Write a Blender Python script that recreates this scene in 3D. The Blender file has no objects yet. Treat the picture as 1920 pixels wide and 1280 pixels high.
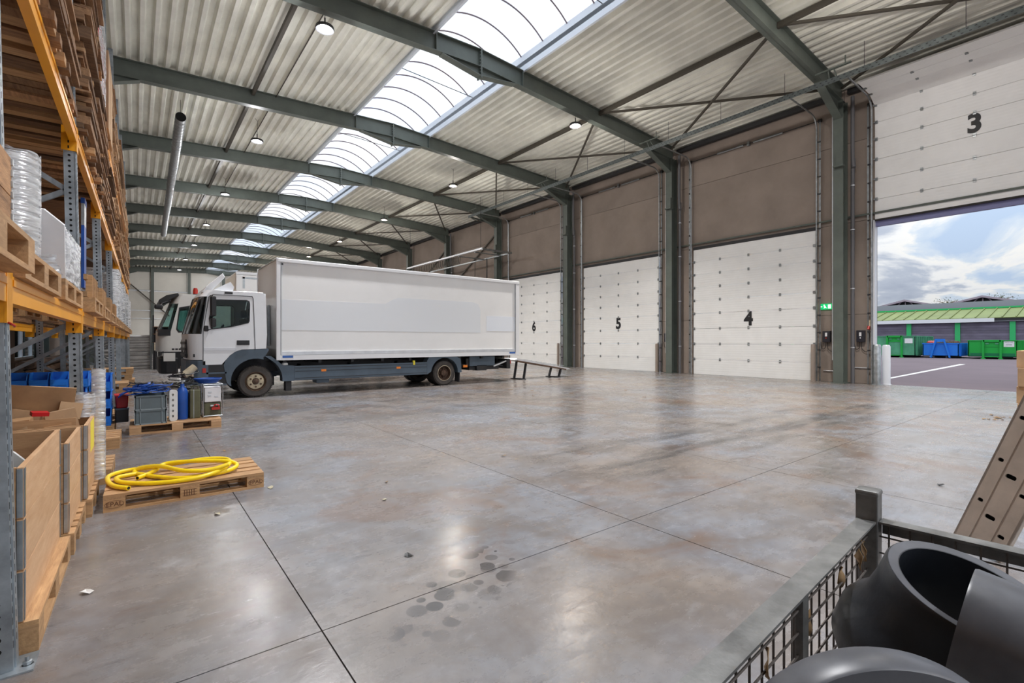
import bpy, bmesh, math, random
from mathutils import Vector, Matrix
random.seed(7)
SC = bpy.context.scene
COL = SC.collection
R = math.radians

# ------------------------------------------------------------------ camera
YAW = math.atan(705 / 904.0)
cam = bpy.data.cameras.new('camera')
cam.sensor_width = 36.0
cam.lens = 904.0 / 1920.0 * 36.0
cam.clip_start = 0.05
cam.clip_end = 600
camo = bpy.data.objects.new('camera', cam)
camo.location = (0, 0, 1.42)
camo.rotation_euler = (R(90), 0, -YAW)
COL.objects.link(camo)
SC.camera = camo

# ------------------------------------------------------------------ view + sky
SC.view_settings.view_transform = 'Standard'
SC.view_settings.look = 'None'
SC.view_settings.gamma = 1.0
SC.view_settings.use_curve_mapping = False
SC.view_settings.exposure = 1.0
SKY_STRENGTH = 0.55
LAMP_POWER = 215.0


def make_world():
    w = bpy.data.worlds.new('sky')
    SC.world = w
    w.use_nodes = True
    nt = w.node_tree
    nt.nodes.clear()
    N, L = nt.nodes.new, nt.links.new
    out = N('ShaderNodeOutputWorld')
    bg = N('ShaderNodeBackground')
    bg.inputs['Strength'].default_value = SKY_STRENGTH
    L(bg.outputs[0], out.inputs[0])
    tc = N('ShaderNodeTexCoord')
    sep = N('ShaderNodeSeparateXYZ')
    L(tc.outputs['Generated'], sep.inputs[0])
    # project the view direction on a flat cloud layer
    add = N('ShaderNodeMath'); add.operation = 'ADD'; add.inputs[1].default_value = 0.30
    ab = N('ShaderNodeMath'); ab.operation = 'ABSOLUTE'
    L(sep.outputs[2], ab.inputs[0]); L(ab.outputs[0], add.inputs[0])
    comb = N('ShaderNodeCombineXYZ')
    for i in (0, 1):
        dv = N('ShaderNodeMath'); dv.operation = 'DIVIDE'
        L(sep.outputs[i], dv.inputs[0]); L(add.outputs[0], dv.inputs[1]); L(dv.outputs[0], comb.inputs[i])
    n1 = N('ShaderNodeTexNoise'); n1.inputs['Scale'].default_value = 2.1; n1.inputs['Detail'].default_value = 9
    n1.inputs['Roughness'].default_value = 0.55; n1.inputs['Distortion'].default_value = 0.5
    mp = N('ShaderNodeMapping'); mp.inputs['Location'].default_value = (2.35, 0.4, 3.0)
    L(comb.outputs[0], mp.inputs[0]); L(mp.outputs[0], n1.inputs['Vector'])
    cr = N('ShaderNodeValToRGB')
    e = cr.color_ramp.elements
    e[0].position = 0.38; e[0].color = (0.55, 0.69, 0.90, 1)
    e[1].position = 0.44; e[1].color = (0.72, 0.82, 0.94, 1)
    for p, c in ((0.475, (1.0, 1.0, 0.98, 1)), (0.52, (0.95, 0.97, 0.99, 1)), (0.57, (0.56, 0.62, 0.73, 1)), (0.68, (0.42, 0.48, 0.60, 1))):
        x = e.new(p); x.color = c
    L(n1.outputs[0], cr.inputs[0])
    # overcast brightening towards the zenith
    ml = N('ShaderNodeMath'); ml.operation = 'MULTIPLY_ADD'; ml.inputs[1].default_value = 1.8; ml.inputs[2].default_value = 0.62
    L(ab.outputs[0], ml.inputs[0])
    vm = N('ShaderNodeVectorMath'); vm.operation = 'SCALE'
    L(cr.outputs[0], vm.inputs[0]); L(ml.outputs[0], vm.inputs['Scale'])
    L(vm.outputs[0], bg.inputs[0])


make_world()

# ------------------------------------------------------------------ materials
MATS = {}


def mat(name, col, rough=0.6, metal=0.0, var=0.0, vscale=3.0, col2=None, bump=0.0, bscale=40.0, spec=0.5,
        stretch=(1, 1, 1), rnd=0.0, world=False, emit=0.0, trans=0.0, alpha=1.0, coat=0.0, rvar=0.0):
    m = bpy.data.materials.new(name)
    m.use_nodes = True
    nt = m.node_tree
    N, L = nt.nodes.new, nt.links.new
    b = nt.nodes['Principled BSDF']
    b.inputs['Base Color'].default_value = (*col, 1)
    b.inputs['Roughness'].default_value = rough
    b.inputs['Metallic'].default_value = metal
    b.inputs['Specular IOR Level'].default_value = spec
    if trans: b.inputs['Transmission Weight'].default_value = trans
    if alpha < 1: b.inputs['Alpha'].default_value = alpha
    if coat: b.inputs['Coat Weight'].default_value = coat
    if emit:
        b.inputs['Emission Color'].default_value = (*col, 1); b.inputs['Emission Strength'].default_value = emit
    if world:
        src = N('ShaderNodeNewGeometry').outputs['Position']
    else:
        src = N('ShaderNodeTexCoord').outputs['Object']
    mp = N('ShaderNodeMapping'); mp.inputs['Scale'].default_value = stretch
    L(src, mp.inputs[0])
    vec = mp.outputs[0]
    if rnd and not world:
        oi = N('ShaderNodeObjectInfo')
        vadd = N('ShaderNodeVectorMath'); vadd.operation = 'ADD'
        sc = N('ShaderNodeMath'); sc.operation = 'MULTIPLY'; sc.inputs[1].default_value = 37.0
        L(oi.outputs['Random'], sc.inputs[0]); L(vec, vadd.inputs[0]); L(sc.outputs[0], vadd.inputs[1])
        vec = vadd.outputs[0]
    colout = None
    if var or col2:
        n = N('ShaderNodeTexNoise'); n.inputs['Scale'].default_value = vscale; n.inputs['Detail'].default_value = 6
        n.inputs['Roughness'].default_value = 0.6
        L(vec, n.inputs['Vector'])
        cr = N('ShaderNodeValToRGB')
        c2 = col2 or tuple(max(0, c * (1 - var)) for c in col)
        c1 = col if col2 else tuple(min(1, c * (1 + var)) for c in col)
        cr.color_ramp.elements[0].position = 0.32; cr.color_ramp.elements[0].color = (*c2, 1)
        cr.color_ramp.elements[1].position = 0.68; cr.color_ramp.elements[1].color = (*c1, 1)
        L(n.outputs[0], cr.inputs[0])
        colout = cr.outputs[0]
        if rvar:
            mr = N('ShaderNodeMapRange'); mr.inputs[3].default_value = rough - rvar; mr.inputs[4].default_value = rough + rvar
            L(n.outputs[0], mr.inputs[0]); L(mr.outputs[0], b.inputs['Roughness'])
    if rnd:
        oi2 = N('ShaderNodeObjectInfo')
        hs = N('ShaderNodeHueSaturation')
        mr = N('ShaderNodeMapRange'); mr.inputs[3].default_value = 1 - rnd; mr.inputs[4].default_value = 1 + rnd
        L(oi2.outputs['Random'], mr.inputs[0]); L(mr.outputs[0], hs.inputs['Value'])
        if colout: L(colout, hs.inputs['Color'])
        else: hs.inputs['Color'].default_value = (*col, 1)
        colout = hs.outputs[0]
    if colout: L(colout, b.inputs['Base Color'])
    if bump:
        n2 = N('ShaderNodeTexNoise'); n2.inputs['Scale'].default_value = bscale; n2.inputs['Detail'].default_value = 5
        L(vec, n2.inputs['Vector'])
        bp = N('ShaderNodeBump'); bp.inputs['Strength'].default_value = bump; bp.inputs['Distance'].default_value = 0.01
        L(n2.outputs[0], bp.inputs['Height']); L(bp.outputs[0], b.inputs['Normal'])
    MATS[name] = m
    return m


M = MATS
mat('steel_green', (0.105, 0.125, 0.11), 0.45, 0.0, 0.15, 1.5)
mat('steel_galv', (0.42, 0.45, 0.47), 0.38, 0.85, 0.25, 7.0, bump=0.05, rvar=0.1)
mat('upright_steel', (0.36, 0.40, 0.43), 0.42, 0.7, 0.3, 6.0)
mat('rail_steel', (0.13, 0.15, 0.15), 0.45, 0.5, 0.2, 5)
mat('steel_track', (0.30, 0.32, 0.33), 0.35, 0.8, 0.2, 5)
mat('steel_dark', (0.035, 0.035, 0.038), 0.5, 0.3)
mat('deck', (0.80, 0.80, 0.73), 0.62, 0.0, 0.14, 0.7, rnd=0.03, spec=0.25)
mat('purlin', (0.075, 0.066, 0.052), 0.55)
mat('wall', (0.27, 0.222, 0.19), 0.85, 0.0, 0.12, 0.8, bump=0.25, bscale=25, rnd=0.04)
mat('wall_back', (0.10, 0.085, 0.075), 0.9)
mat('gable', (0.78, 0.76, 0.70), 0.6, 0.0, 0.06, 0.5, rnd=0.03)
mat('white_trim', (0.78, 0.80, 0.84), 0.4)
mat('curb', (0.72, 0.78, 0.86), 0.45)
mat('arch', (0.22, 0.17, 0.19), 0.5)
mat('door_white', (0.83, 0.835, 0.83), 0.42, 0.0, 0.03, 2.0, rnd=0.02)
mat('black_paint', (0.012, 0.012, 0.015), 0.5)
mat('rubber', (0.022, 0.020, 0.019), 0.75, 0.0, 0.3, 4)
mat('tyre', (0.060, 0.052, 0.047), 0.8, 0.0, 0.35, 5, bump=0.2, bscale=20)
mat('rust_rim', (0.095, 0.055, 0.035), 0.7, 0.2, 0.5, 8)
mat('hub_cream', (0.55, 0.47, 0.33), 0.55, 0.0, 0.3, 9)
mat('truck_white', (0.80, 0.82, 0.85), 0.28, 0.0, 0.03, 1.5, coat=0.3)
mat('box_white', (0.84, 0.84, 0.835), 0.35, 0.0, 0.03, 0.9)
mat('box_patch', (0.775, 0.80, 0.83), 0.33)
mat('alu', (0.70, 0.72, 0.75), 0.35, 0.55, 0.1, 4)
mat('truck_blue', (0.075, 0.105, 0.14), 0.45, 0.0, 0.12, 2)
mat('plastic_black', (0.018, 0.018, 0.02), 0.4)
mat('seat_dark', (0.03, 0.035, 0.045), 0.8)
mat('orange_lens', (0.75, 0.22, 0.03), 0.3)
mat('red_lens', (0.45, 0.03, 0.02), 0.3)
mat('lamp_lens', (0.55, 0.45, 0.36), 0.15)
mat('blue_tag', (0.04, 0.13, 0.42), 0.5)
mat('rack_orange', (0.86, 0.31, 0.012), 0.38, 0.0, 0.05, 3)
mat('rack_yellow', (0.90, 0.42, 0.015), 0.38, 0.0, 0.05, 3)
mat('wood', (0.55, 0.33, 0.16), 0.7, 0.0, col2=(0.36, 0.20, 0.09), vscale=6, stretch=(1, 9, 9), bump=0.2, bscale=30, rnd=0.14)
mat('wood_y', (0.50, 0.30, 0.15), 0.7, 0.0, col2=(0.33, 0.185, 0.085), vscale=6, stretch=(9, 1, 9), bump=0.2, bscale=30, rnd=0.14)
mat('wood_pale', (0.70, 0.45, 0.26), 0.6, 0.0, col2=(0.58, 0.33, 0.17), vscale=4, stretch=(9, 1, 6), bump=0.1, bscale=30, rnd=0.06)
mat('wood_palex', (0.62, 0.38, 0.20), 0.6, 0.0, col2=(0.48, 0.27, 0.13), vscale=4, stretch=(1, 9, 6), bump=0.1, bscale=30, rnd=0.06)
mat('wood_dark', (0.27, 0.145, 0.068), 0.75, 0.0, col2=(0.12, 0.06, 0.03), vscale=5, stretch=(1, 8, 8), bump=0.3, bscale=30, rnd=0.45)
mat('wood_stack', (0.44, 0.245, 0.12), 0.75, 0.0, col2=(0.22, 0.115, 0.055), vscale=5, stretch=(8, 1, 8), bump=0.3, bscale=30, rnd=0.40)
mat('stamp', (0.13, 0.055, 0.025), 0.8)
mat('cardboard', (0.50, 0.32, 0.18), 0.8, 0.0, 0.12, 5, rnd=0.12)
mat('hose', (0.90, 0.66, 0.010), 0.32, 0.0, 0.06, 6)
mat('hole', (0.004, 0.004, 0.004), 0.9)
mat('bin_blue', (0.015, 0.19, 0.72), 0.38, 0.0, 0.05, 3, rnd=0.06)
mat('blue_dark', (0.01, 0.075, 0.36), 0.45, 0.0, 0.2, 5)
mat('crate_grey', (0.13, 0.165, 0.18), 0.5, 0.0, 0.1, 4)
mat('red_plastic', (0.55, 0.008, 0.012), 0.4)
mat('white_plastic', (0.74, 0.74, 0.72), 0.45, 0.0, 0.08, 4)
mat('paper', (0.80, 0.80, 0.82), 0.7, 0.0, 0.05, 4)
mat('yellow_sign', (0.85, 0.72, 0.05), 0.6)
mat('olive', (0.11, 0.11, 0.06), 0.5, 0.0, 0.2, 5)
mat('pe_black', (0.014, 0.017, 0.023), 0.42, 0.0, 0.25, 9, rvar=0.1, bump=0.06, bscale=60)
mat('pe_grey', (0.095, 0.10, 0.115), 0.36, 0.0, 0.35, 5, rvar=0.1, stretch=(1, 1, 1))
mat('mesh_steel', (0.115, 0.10, 0.09), 0.6, 0.5, 0.4, 14)
mat('frame_steel', (0.18, 0.182, 0.178), 0.5, 0.4, 0.5, 8, bump=0.1)
mat('leaf', (0.30, 0.19, 0.09), 0.8)
mat('leaf_pale', (0.50, 0.46, 0.33), 0.8)
mat('ramp_alu', (0.48, 0.41, 0.35), 0.5, 0.35, 0.14, 6)
mat('concrete_block', (0.45, 0.45, 0.46), 0.9, 0.0, 0.1, 8)
mat('asphalt', (0.15, 0.112, 0.128), 0.85, 0.0, 0.10, 0.4, world=True, bump=0.15)
mat('line_white', (0.75, 0.74, 0.71), 0.8)
mat('green_a', (0.08, 0.32, 0.18), 0.5, 0.0, 0.22, 1.2)
mat('green_b', (0.008, 0.36, 0.05), 0.45, 0.0, 0.06, 1.0)
mat('green_post', (0.03, 0.45, 0.14), 0.5)
mat('roof_green', (0.20, 0.25, 0.075), 0.6, 0.0, 0.12, 0.6, rnd=0.06)
mat('shed_wall', (0.15, 0.135, 0.19), 0.7, 0.0, 0.2, 0.7, rnd=0.16)
mat('fascia', (0.30, 0.30, 0.35), 0.6)
mat('shed_roof', (0.40, 0.34, 0.39), 0.7, 0.0, 0.1, 0.3)
mat('foliage', (0.10, 0.11, 0.04), 0.9, 0.0, 0.4, 2)
mat('control_dark', (0.022, 0.022, 0.03), 0.35)
mat('pipe_grey', (0.13, 0.13, 0.14), 0.5)
mat('exit_green', (0.0, 0.36, 0.10), 0.4, emit=0.7)
mat('exit_white', (0.9, 0.95, 0.9), 0.4, emit=0.6)
mat('lamp_on', (1.0, 0.50, 0.085), 0.4, emit=1.6)
mat('lamp_added', (0.90, 0.89, 0.87), 0.4, emit=0.35)  # discs of the left row; their glow is added
mat('mudflap', (0.03, 0.03, 0.033), 0.7)
mat('grey_pipe_far', (0.33, 0.32, 0.31), 0.6, 0.0, 0.2, 3, rnd=0.25)


def glass_mat(name, tint, gl=0.12, transp=0.8):
    m = bpy.data.materials.new(name); m.use_nodes = True
    nt = m.node_tree; nt.nodes.clear(); N, L = nt.nodes.new, nt.links.new
    out = N('ShaderNodeOutputMaterial'); mix = N('ShaderNodeMixShader')
    t = N('ShaderNodeBsdfTransparent'); t.inputs[0].default_value = (*tint, 1)
    g = N('ShaderNodeBsdfGlossy'); g.inputs['Roughness'].default_value = 0.03
    fr = N('ShaderNodeLayerWeight'); fr.inputs[0].default_value = gl
    L(fr.outputs['Fresnel'], mix.inputs[0]); L(t.outputs[0], mix.inputs[1]); L(g.outputs[0], mix.inputs[2])
    L(mix.outputs[0], out.inputs[0]); MATS[name] = m


glass_mat('glass', (0.62, 0.70, 0.68), 0.25)
glass_mat('window_glass', (0.85, 0.9, 0.92), 0.1)


def poly_mat():
    m = bpy.data.materials.new('polycarbonate'); m.use_nodes = True
    nt = m.node_tree; nt.nodes.clear(); N, L = nt.nodes.new, nt.links.new
    out = N('ShaderNodeOutputMaterial'); mix = N('ShaderNodeMixShader'); mix.inputs[0].default_value = 0.40
    t = N('ShaderNodeBsdfTransparent'); t.inputs[0].default_value = (0.90, 0.92, 0.94, 1)
    d = N('ShaderNodeBsdfTranslucent'); d.inputs[0].default_value = (0.92, 0.93, 0.95, 1)
    L(t.outputs[0], mix.inputs[1]); L(d.outputs[0], mix.inputs[2]); L(mix.outputs[0], out.inputs[0])
    MATS['polycarbonate'] = m
    # stretch film: mostly clear with shiny wrinkles
    m = bpy.data.materials.new('film'); m.use_nodes = True
    nt = m.node_tree; nt.nodes.clear(); N, L = nt.nodes.new, nt.links.new
    out = N('ShaderNodeOutputMaterial'); mix = N('ShaderNodeMixShader'); mix2 = N('ShaderNodeMixShader')
    t = N('ShaderNodeBsdfTransparent'); t.inputs[0].default_value = (0.9, 0.9, 0.92, 1)
    g = N('ShaderNodeBsdfGlossy'); g.inputs['Roughness'].default_value = 0.18; g.inputs[0].default_value = (0.9, 0.92, 0.95, 1)
    d = N('ShaderNodeBsdfDiffuse'); d.inputs[0].default_value = (0.78, 0.79, 0.80, 1)
    tc = N('ShaderNodeTexCoord'); mp = N('ShaderNodeMapping'); mp.inputs['Scale'].default_value = (2, 2, 14)
    mp.inputs['Rotation'].default_value = (0.15, 0.1, 0)
    n = N('ShaderNodeTexNoise'); n.inputs['Scale'].default_value = 3; n.inputs['Detail'].default_value = 4
    L(tc.outputs['Object'], mp.inputs[0]); L(mp.outputs[0], n.inputs['Vector'])
    bp = N('ShaderNodeBump'); bp.inputs['Strength'].default_value = 0.7; bp.inputs['Distance'].default_value = 0.03
    L(n.outputs[0], bp.inputs['Height']); L(bp.outputs[0], g.inputs['Normal'])
    cr = N('ShaderNodeMapRange'); cr.inputs[1].default_value = 0.35; cr.inputs[2].default_value = 0.65
    cr.inputs[3].default_value = 0.12; cr.inputs[4].default_value = 0.85
    L(n.outputs[0], cr.inputs[0])
    L(cr.outputs[0], mix.inputs[0]); L(t.outputs[0], mix.inputs[1]); L(d.outputs[0], mix.inputs[2])
    mix2.inputs[0].default_value = 0.3
    L(mix.outputs[0], mix2.inputs[1]); L(g.outputs[0], mix2.inputs[2]); L(mix2.outputs[0], out.inputs[0])
    MATS['film'] = m


poly_mat()


def floor_mat():
    m = bpy.data.materials.new('polished_concrete'); m.use_nodes = True
    nt = m.node_tree; N, L = nt.nodes.new, nt.links.new
    b = nt.nodes['Principled BSDF']
    pos = N('ShaderNodeNewGeometry').outputs['Position']

    def noise(scale, detail=6, stretch=None, rough=0.6, dist=0.0):
        n = N('ShaderNodeTexNoise'); n.inputs['Scale'].default_value = scale; n.inputs['Detail'].default_value = detail
        n.inputs['Roughness'].default_value = rough; n.inputs['Distortion'].default_value = dist
        if stretch:
            mp = N('ShaderNodeMapping'); mp.inputs['Scale'].default_value = stretch
            L(pos, mp.inputs[0]); L(mp.outputs[0], n.inputs['Vector'])
        else:
            L(pos, n.inputs['Vector'])
        return n.outputs[0]

    def rng(sock, a, bb, c=0.0, d=1.0):
        r = N('ShaderNodeMapRange'); r.inputs[1].default_value = a; r.inputs[2].default_value = bb
        r.inputs[3].default_value = c; r.inputs[4].default_value = d
        r.interpolation_type = 'SMOOTHSTEP'
        L(sock, r.inputs[0]); return r.outputs[0]

    def mixc(f, a, bb):
        x = N('ShaderNodeMix'); x.data_type = 'RGBA'
        if isinstance(f, float): x.inputs[0].default_value = f
        else: L(f, x.inputs[0])
        for i, c in ((6, a), (7, bb)):
            if isinstance(c, tuple): x.inputs[i].default_value = (*c, 1)
            else: L(c, x.inputs[i])
        return x.outputs[2]

    def mth(op, a, bb=None):
        x = N('ShaderNodeMath'); x.operation = op
        for i, c in ((0, a), (1, bb)):
            if c is None: continue
            if isinstance(c, (int, float)): x.inputs[i].default_value = c
            else: L(c, x.inputs[i])
        return x.outputs[0]

    sep = N('ShaderNodeSeparateXYZ'); L(pos, sep.inputs[0])
    px, py = sep.outputs[0], sep.outputs[1]
    base = mixc(rng(noise(0.45, 5), 0.36, 0.64), (0.212, 0.225, 0.255), (0.225, 0.19, 0.165))
    base = mixc(rng(noise(1.5, 8, None, 0.65, 0.6), 0.40, 0.68, 0, 0.75), base, (0.155, 0.130, 0.113))
    base = mixc(rng(noise(1.1, 9, None, 0.7, 1.5), 0.56, 0.74, 0, 0.55), base, (0.37, 0.37, 0.385))
    base = mixc(rng(noise(9, 6, None, 0.7), 0.38, 0.68, 0, 0.42), base, (0.13, 0.115, 0.11))
    # rust-brown discolouration
    base = mixc(rng(noise(0.8, 6, None, 0.6, 1.0), 0.52, 0.66, 0, 0.55), base, (0.17, 0.105, 0.07))
    # tyre marks of trucks turning in through the open door
    wob = mth('MULTIPLY', mth('SUBTRACT', noise(0.25, 2), 0.5), 1.6)
    dirt = rng(noise(2.2, 8, (0.35, 1.6, 1), 0.7), 0.36, 0.62)
    marks = None
    for y0, hw, x0, x1, k in ((3.55, 0.20, 3.4, 15.0, 0.8), (4.25, 0.16, 3.0, 12.5, 0.65), (3.05, 0.13, 5.5, 14.0, 0.55), (0.9, 0.2, 5.0, 9.5, 0.55), (6.4, 0.25, 2.0, 11.0, 0.35), (8.8, 0.25, 2.5, 16.0, 0.35)):
        d = mth('ABSOLUTE', mth('SUBTRACT', mth('ADD', py, wob), y0))
        t = rng(d, hw * 0.6, hw * 1.5, 1, 0)
        t = mth('MULTIPLY', t, rng(px, x0, x0 + 1.2))
        t = mth('MULTIPLY', t, rng(px, x1 - 2.5, x1, 1, 0))
        t = mth('MULTIPLY', t, mth('MULTIPLY', dirt, k))
        marks = t if marks is None else mth('MAXIMUM', marks, t)
    base = mixc(marks, base, (0.055, 0.052, 0.052))
    # scuffs
    base = mixc(rng(noise(1.7, 9, (0.4, 2.2, 1), 0.75, 0.4), 0.55, 0.72, 0, 0.7), base, (0.07, 0.066, 0.067))
    # drip stains near the crossing of the joints
    vs = None
    for sc_, off, th in ((5.2, (0.3, 0.1, 0), 0.30), (8.5, (3.3, 1.7, 0), 0.30)):
        mp = N('ShaderNodeMapping'); mp.inputs['Location'].default_value = off; mp.inputs['Scale'].default_value = (1, 1, 0)
        L(pos, mp.inputs[0])
        v = N('ShaderNodeTexVoronoi'); v.voronoi_dimensions = '2D'; v.inputs['Scale'].default_value = sc_
        L(mp.outputs[0], v.inputs['Vector'])
        sc2 = N('ShaderNodeSeparateColor'); L(v.outputs['Color'], sc2.inputs[0])
        size = mth('MULTIPLY', rng(sc2.outputs[0], 0.15, 0.95, 0.0, 0.46), 1.0)
        inside = rng(mth('SUBTRACT', v.outputs['Distance'], size), -0.03, 0.02, 1, 0)
        inside = mth('MULTIPLY', inside, rng(sc2.outputs[1], 0.0, 1.0, 0.35, 1.0))
        vs = inside if vs is None else mth('MAXIMUM', vs, inside)
    rx = mth('DIVIDE', mth('SUBTRACT', px, 1.52), 0.55)
    ry = mth('DIVIDE', mth('SUBTRACT', mth('SUBTRACT', py, 2.38), mth('MULTIPLY', mth('SUBTRACT', px, 1.52), 0.5)), 0.26)
    rr = mth('SQRT', mth('ADD', mth('MULTIPLY', rx, rx), mth('MULTIPLY', ry, ry)))
    vs = mth('MULTIPLY', vs, rng(rr, 0.75, 1.2, 1.0, 0))
    base = mixc(mth('MULTIPLY', vs, 0.95), base, (0.045, 0.042, 0.044))
    L(base, b.inputs['Base Color'])
    rough = rng(noise(1.3, 8, None, 0.7), 0.3, 0.7, 0.15, 0.33)
    rough = mth('ADD', rough, mth('MULTIPLY', rng(noise(5, 8, (0.5, 1.6, 1), 0.75), 0.45, 0.7), 0.12))
    L(rough, b.inputs['Roughness'])
    b.inputs['Specular IOR Level'].default_value = 0.95
    bp = N('ShaderNodeBump'); bp.inputs['Strength'].default_value = 0.10; bp.inputs['Distance'].default_value = 0.01
    L(noise(14, 6, None, 0.7), bp.inputs['Height']); L(bp.outputs[0], b.inputs['Normal'])
    MATS['floor'] = m


floor_mat()
mat('joint', (0.03, 0.028, 0.026), 0.9)


def door_mat():
    m = M['door_white']; nt = m.node_tree; N, L = nt.nodes.new, nt.links.new
    b = nt.nodes['Principled BSDF']
    tc = N('ShaderNodeTexCoord'); w = N('ShaderNodeTexWave'); w.wave_type = 'BANDS'; w.bands_direction = 'Z'
    w.inputs['Scale'].default_value = 3.3; w.inputs['Distortion'].default_value = 0
    L(tc.outputs['Object'], w.inputs['Vector'])
    bp = N('ShaderNodeBump'); bp.inputs['Strength'].default_value = 0.25; bp.inputs['Distance'].default_value = 0.006
    L(w.outputs[0], bp.inputs['Height']); L(bp.outputs[0], b.inputs['Normal'])


door_mat()


# ------------------------------------------------------------------ geometry helpers
class MB:
    def __init__(s):
        s.v = []; s.f = []

    def add(s, vs, fs):
        o = len(s.v); s.v += [tuple(p) for p in vs]; s.f += [tuple(i + o for i in f) for f in fs]; return s

    def box(s, a, b, mx=None):
        x0, y0, z0 = a; x1, y1, z1 = b
        vs = [(x0, y0, z0), (x1, y0, z0), (x1, y1, z0), (x0, y1, z0), (x0, y0, z1), (x1, y0, z1), (x1, y1, z1), (x0, y1, z1)]
        if mx is not None: vs = [mx @ Vector(p) for p in vs]
        return s.add(vs, [(0, 3, 2, 1), (4, 5, 6, 7), (0, 1, 5, 4), (1, 2, 6, 5), (2, 3, 7, 6), (3, 0, 4, 7)])

    def cbox(s, c, d, mx=None):
        return s.box([c[i] - d[i] / 2 for i in range(3)], [c[i] + d[i] / 2 for i in range(3)], mx)

    def bar(s, p, q, w, h, up=(0, 0, 1)):
        p, q = Vector(p), Vector(q); t = (q - p).normalized(); u = Vector(up)
        if abs(t.dot(u)) > 0.98: u = Vector((1, 0, 0))
        n = t.cross(u).normalized(); u = n.cross(t)
        vs = [e + n * a * w / 2 + u * c * h / 2 for e in (p, q) for a, c in ((-1, -1), (1, -1), (1, 1), (-1, 1))]
        return s.add(vs, [(0, 1, 2, 3), (7, 6, 5, 4), (0, 4, 5, 1), (1, 5, 6, 2), (2, 6, 7, 3), (3, 7, 4, 0)])

    def tube(s, pts, r, n=8, cap=True, closed=False):
        pts = [Vector(p) for p in pts]; rs = r if isinstance(r, (list, tuple)) else [r] * len(pts)
        up = Vector((0, 0, 1)); rings = []; N_ = len(pts)
        for i, p in enumerate(pts):
            if closed: t = (pts[(i + 1) % N_] - pts[i - 1]).normalized()
            else: t = (pts[min(i + 1, N_ - 1)] - pts[max(i - 1, 0)]).normalized()
            if i == 0:
                if abs(t.dot(up)) > 0.95: up = Vector((1, 0, 0))
                nn = t.cross(up).normalized()
            else:
                nn = (nn - t * nn.dot(t)).normalized()
            bb = t.cross(nn)
            rings.append([p + (nn * math.cos(2 * math.pi * k / n) + bb * math.sin(2 * math.pi * k / n)) * rs[i] for k in range(n)])
        o = len(s.v)
        for rg in rings: s.v += [tuple(p) for p in rg]
        m = N_ if closed else N_ - 1
        for i in range(m):
            j = (i + 1) % N_
            for k in range(n):
                l = (k + 1) % n
                s.f.append((o + i * n + k, o + i * n + l, o + j * n + l, o + j * n + k))
        if cap and not closed:
            s.f.append(tuple(o + k for k in range(n))[::-1]); s.f.append(tuple(o + (N_ - 1) * n + k for k in range(n)))
        return s

    def cyl(s, p, q, r, n=16, r2=None):
        return s.tube([p, q], [r, r if r2 is None else r2], n)

    def lathe(s, prof, n=32, mx=None, a0=0.0, a1=2 * math.pi):
        full = abs(a1 - a0 - 2 * math.pi) < 1e-6; m = n if full else n + 1
        o = len(s.v)
        for (r, z) in prof:
            for k in range(m):
                a = a0 + (a1 - a0) * k / n; p = Vector((r * math.cos(a), r * math.sin(a), z))
                s.v.append(tuple(mx @ p if mx is not None else p))
        for i in range(len(prof) - 1):
            for k in range(n):
                l = (k + 1) % m
                s.f.append((o + i * m + k, o + i * m + l, o + (i + 1) * m + l, o + (i + 1) * m + k))
        return s

    def prism(s, poly, a, b, axis='y'):
        n = len(poly)
        f = {'y': lambda p, t: (p[0], t, p[1]), 'x': lambda p, t: (t, p[0], p[1]), 'z': lambda p, t: (p[0], p[1], t)}[axis]
        o = len(s.v)
        s.v += [f(p, a) for p in poly] + [f(p, b) for p in poly]
        for i in range(n):
            j = (i + 1) % n; s.f.append((o + i, o + j, o + n + j, o + n + i))
        s.f.append(tuple(o + i for i in range(n))[::-1]); s.f.append(tuple(o + n + i for i in range(n)))
        return s

    def mesh(s, name, material, smooth=0, fix=True):
        me = bpy.data.meshes.new(name)
        me.from_pydata(s.v, [], s.f)
        if fix:
            bm = bmesh.new(); bm.from_mesh(me); bmesh.ops.recalc_face_normals(bm, faces=bm.faces); bm.to_mesh(me); bm.free()
        me.materials.append(M[material] if isinstance(material, str) else material)
        if smooth:
            me.shade_smooth(); me.set_sharp_from_angle(angle=R(smooth))
        me.update()
        return me


def link(name, me, parent=None, loc=(0, 0, 0), rot=(0, 0, 0), scale=(1, 1, 1)):
    o = bpy.data.objects.new(name, me); COL.objects.link(o)
    o.location = loc; o.rotation_euler = rot; o.scale = scale
    if parent is not None: o.parent = parent
    return o


def part(name, mb, material, parent=None, loc=(0, 0, 0), rot=(0, 0, 0), smooth=0, bevel=0.0, label=None, seg=2):
    o = link(name, mb.mesh(name, material, smooth), parent, loc, rot)
    if bevel:
        md = o.modifiers.new('bevel', 'BEVEL'); md.width = bevel; md.segments = seg; md.limit_method = 'ANGLE'; md.angle_limit = R(40)
        md.harden_normals = False
    if label: o['label'] = label
    return o


CACHE = {}


def pbox(name, parent, dims, material, loc, rot=(0, 0, 0)):
    """one piece: a box mesh shared between all pieces of the same size and material"""
    k = (tuple(round(d, 4) for d in dims), material)
    if k not in CACHE: CACHE[k] = MB().cbox((0, 0, 0), dims).mesh(name, material)
    return link(name, CACHE[k], parent, loc, rot)


def tag(o, label, cat, group=None):
    o['label'] = label; o['category'] = cat
    if group: o['group'] = group
    return o


def thing(name, label, cat, loc=(0, 0, 0), rot=(0, 0, 0), group=None):
    o = bpy.data.objects.new(name, None); COL.objects.link(o); o.empty_display_size = 0.2
    o.location = loc; o.rotation_euler = rot if isinstance(rot, tuple) else (0, 0, rot)
    return tag(o, label, cat, group)


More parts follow.
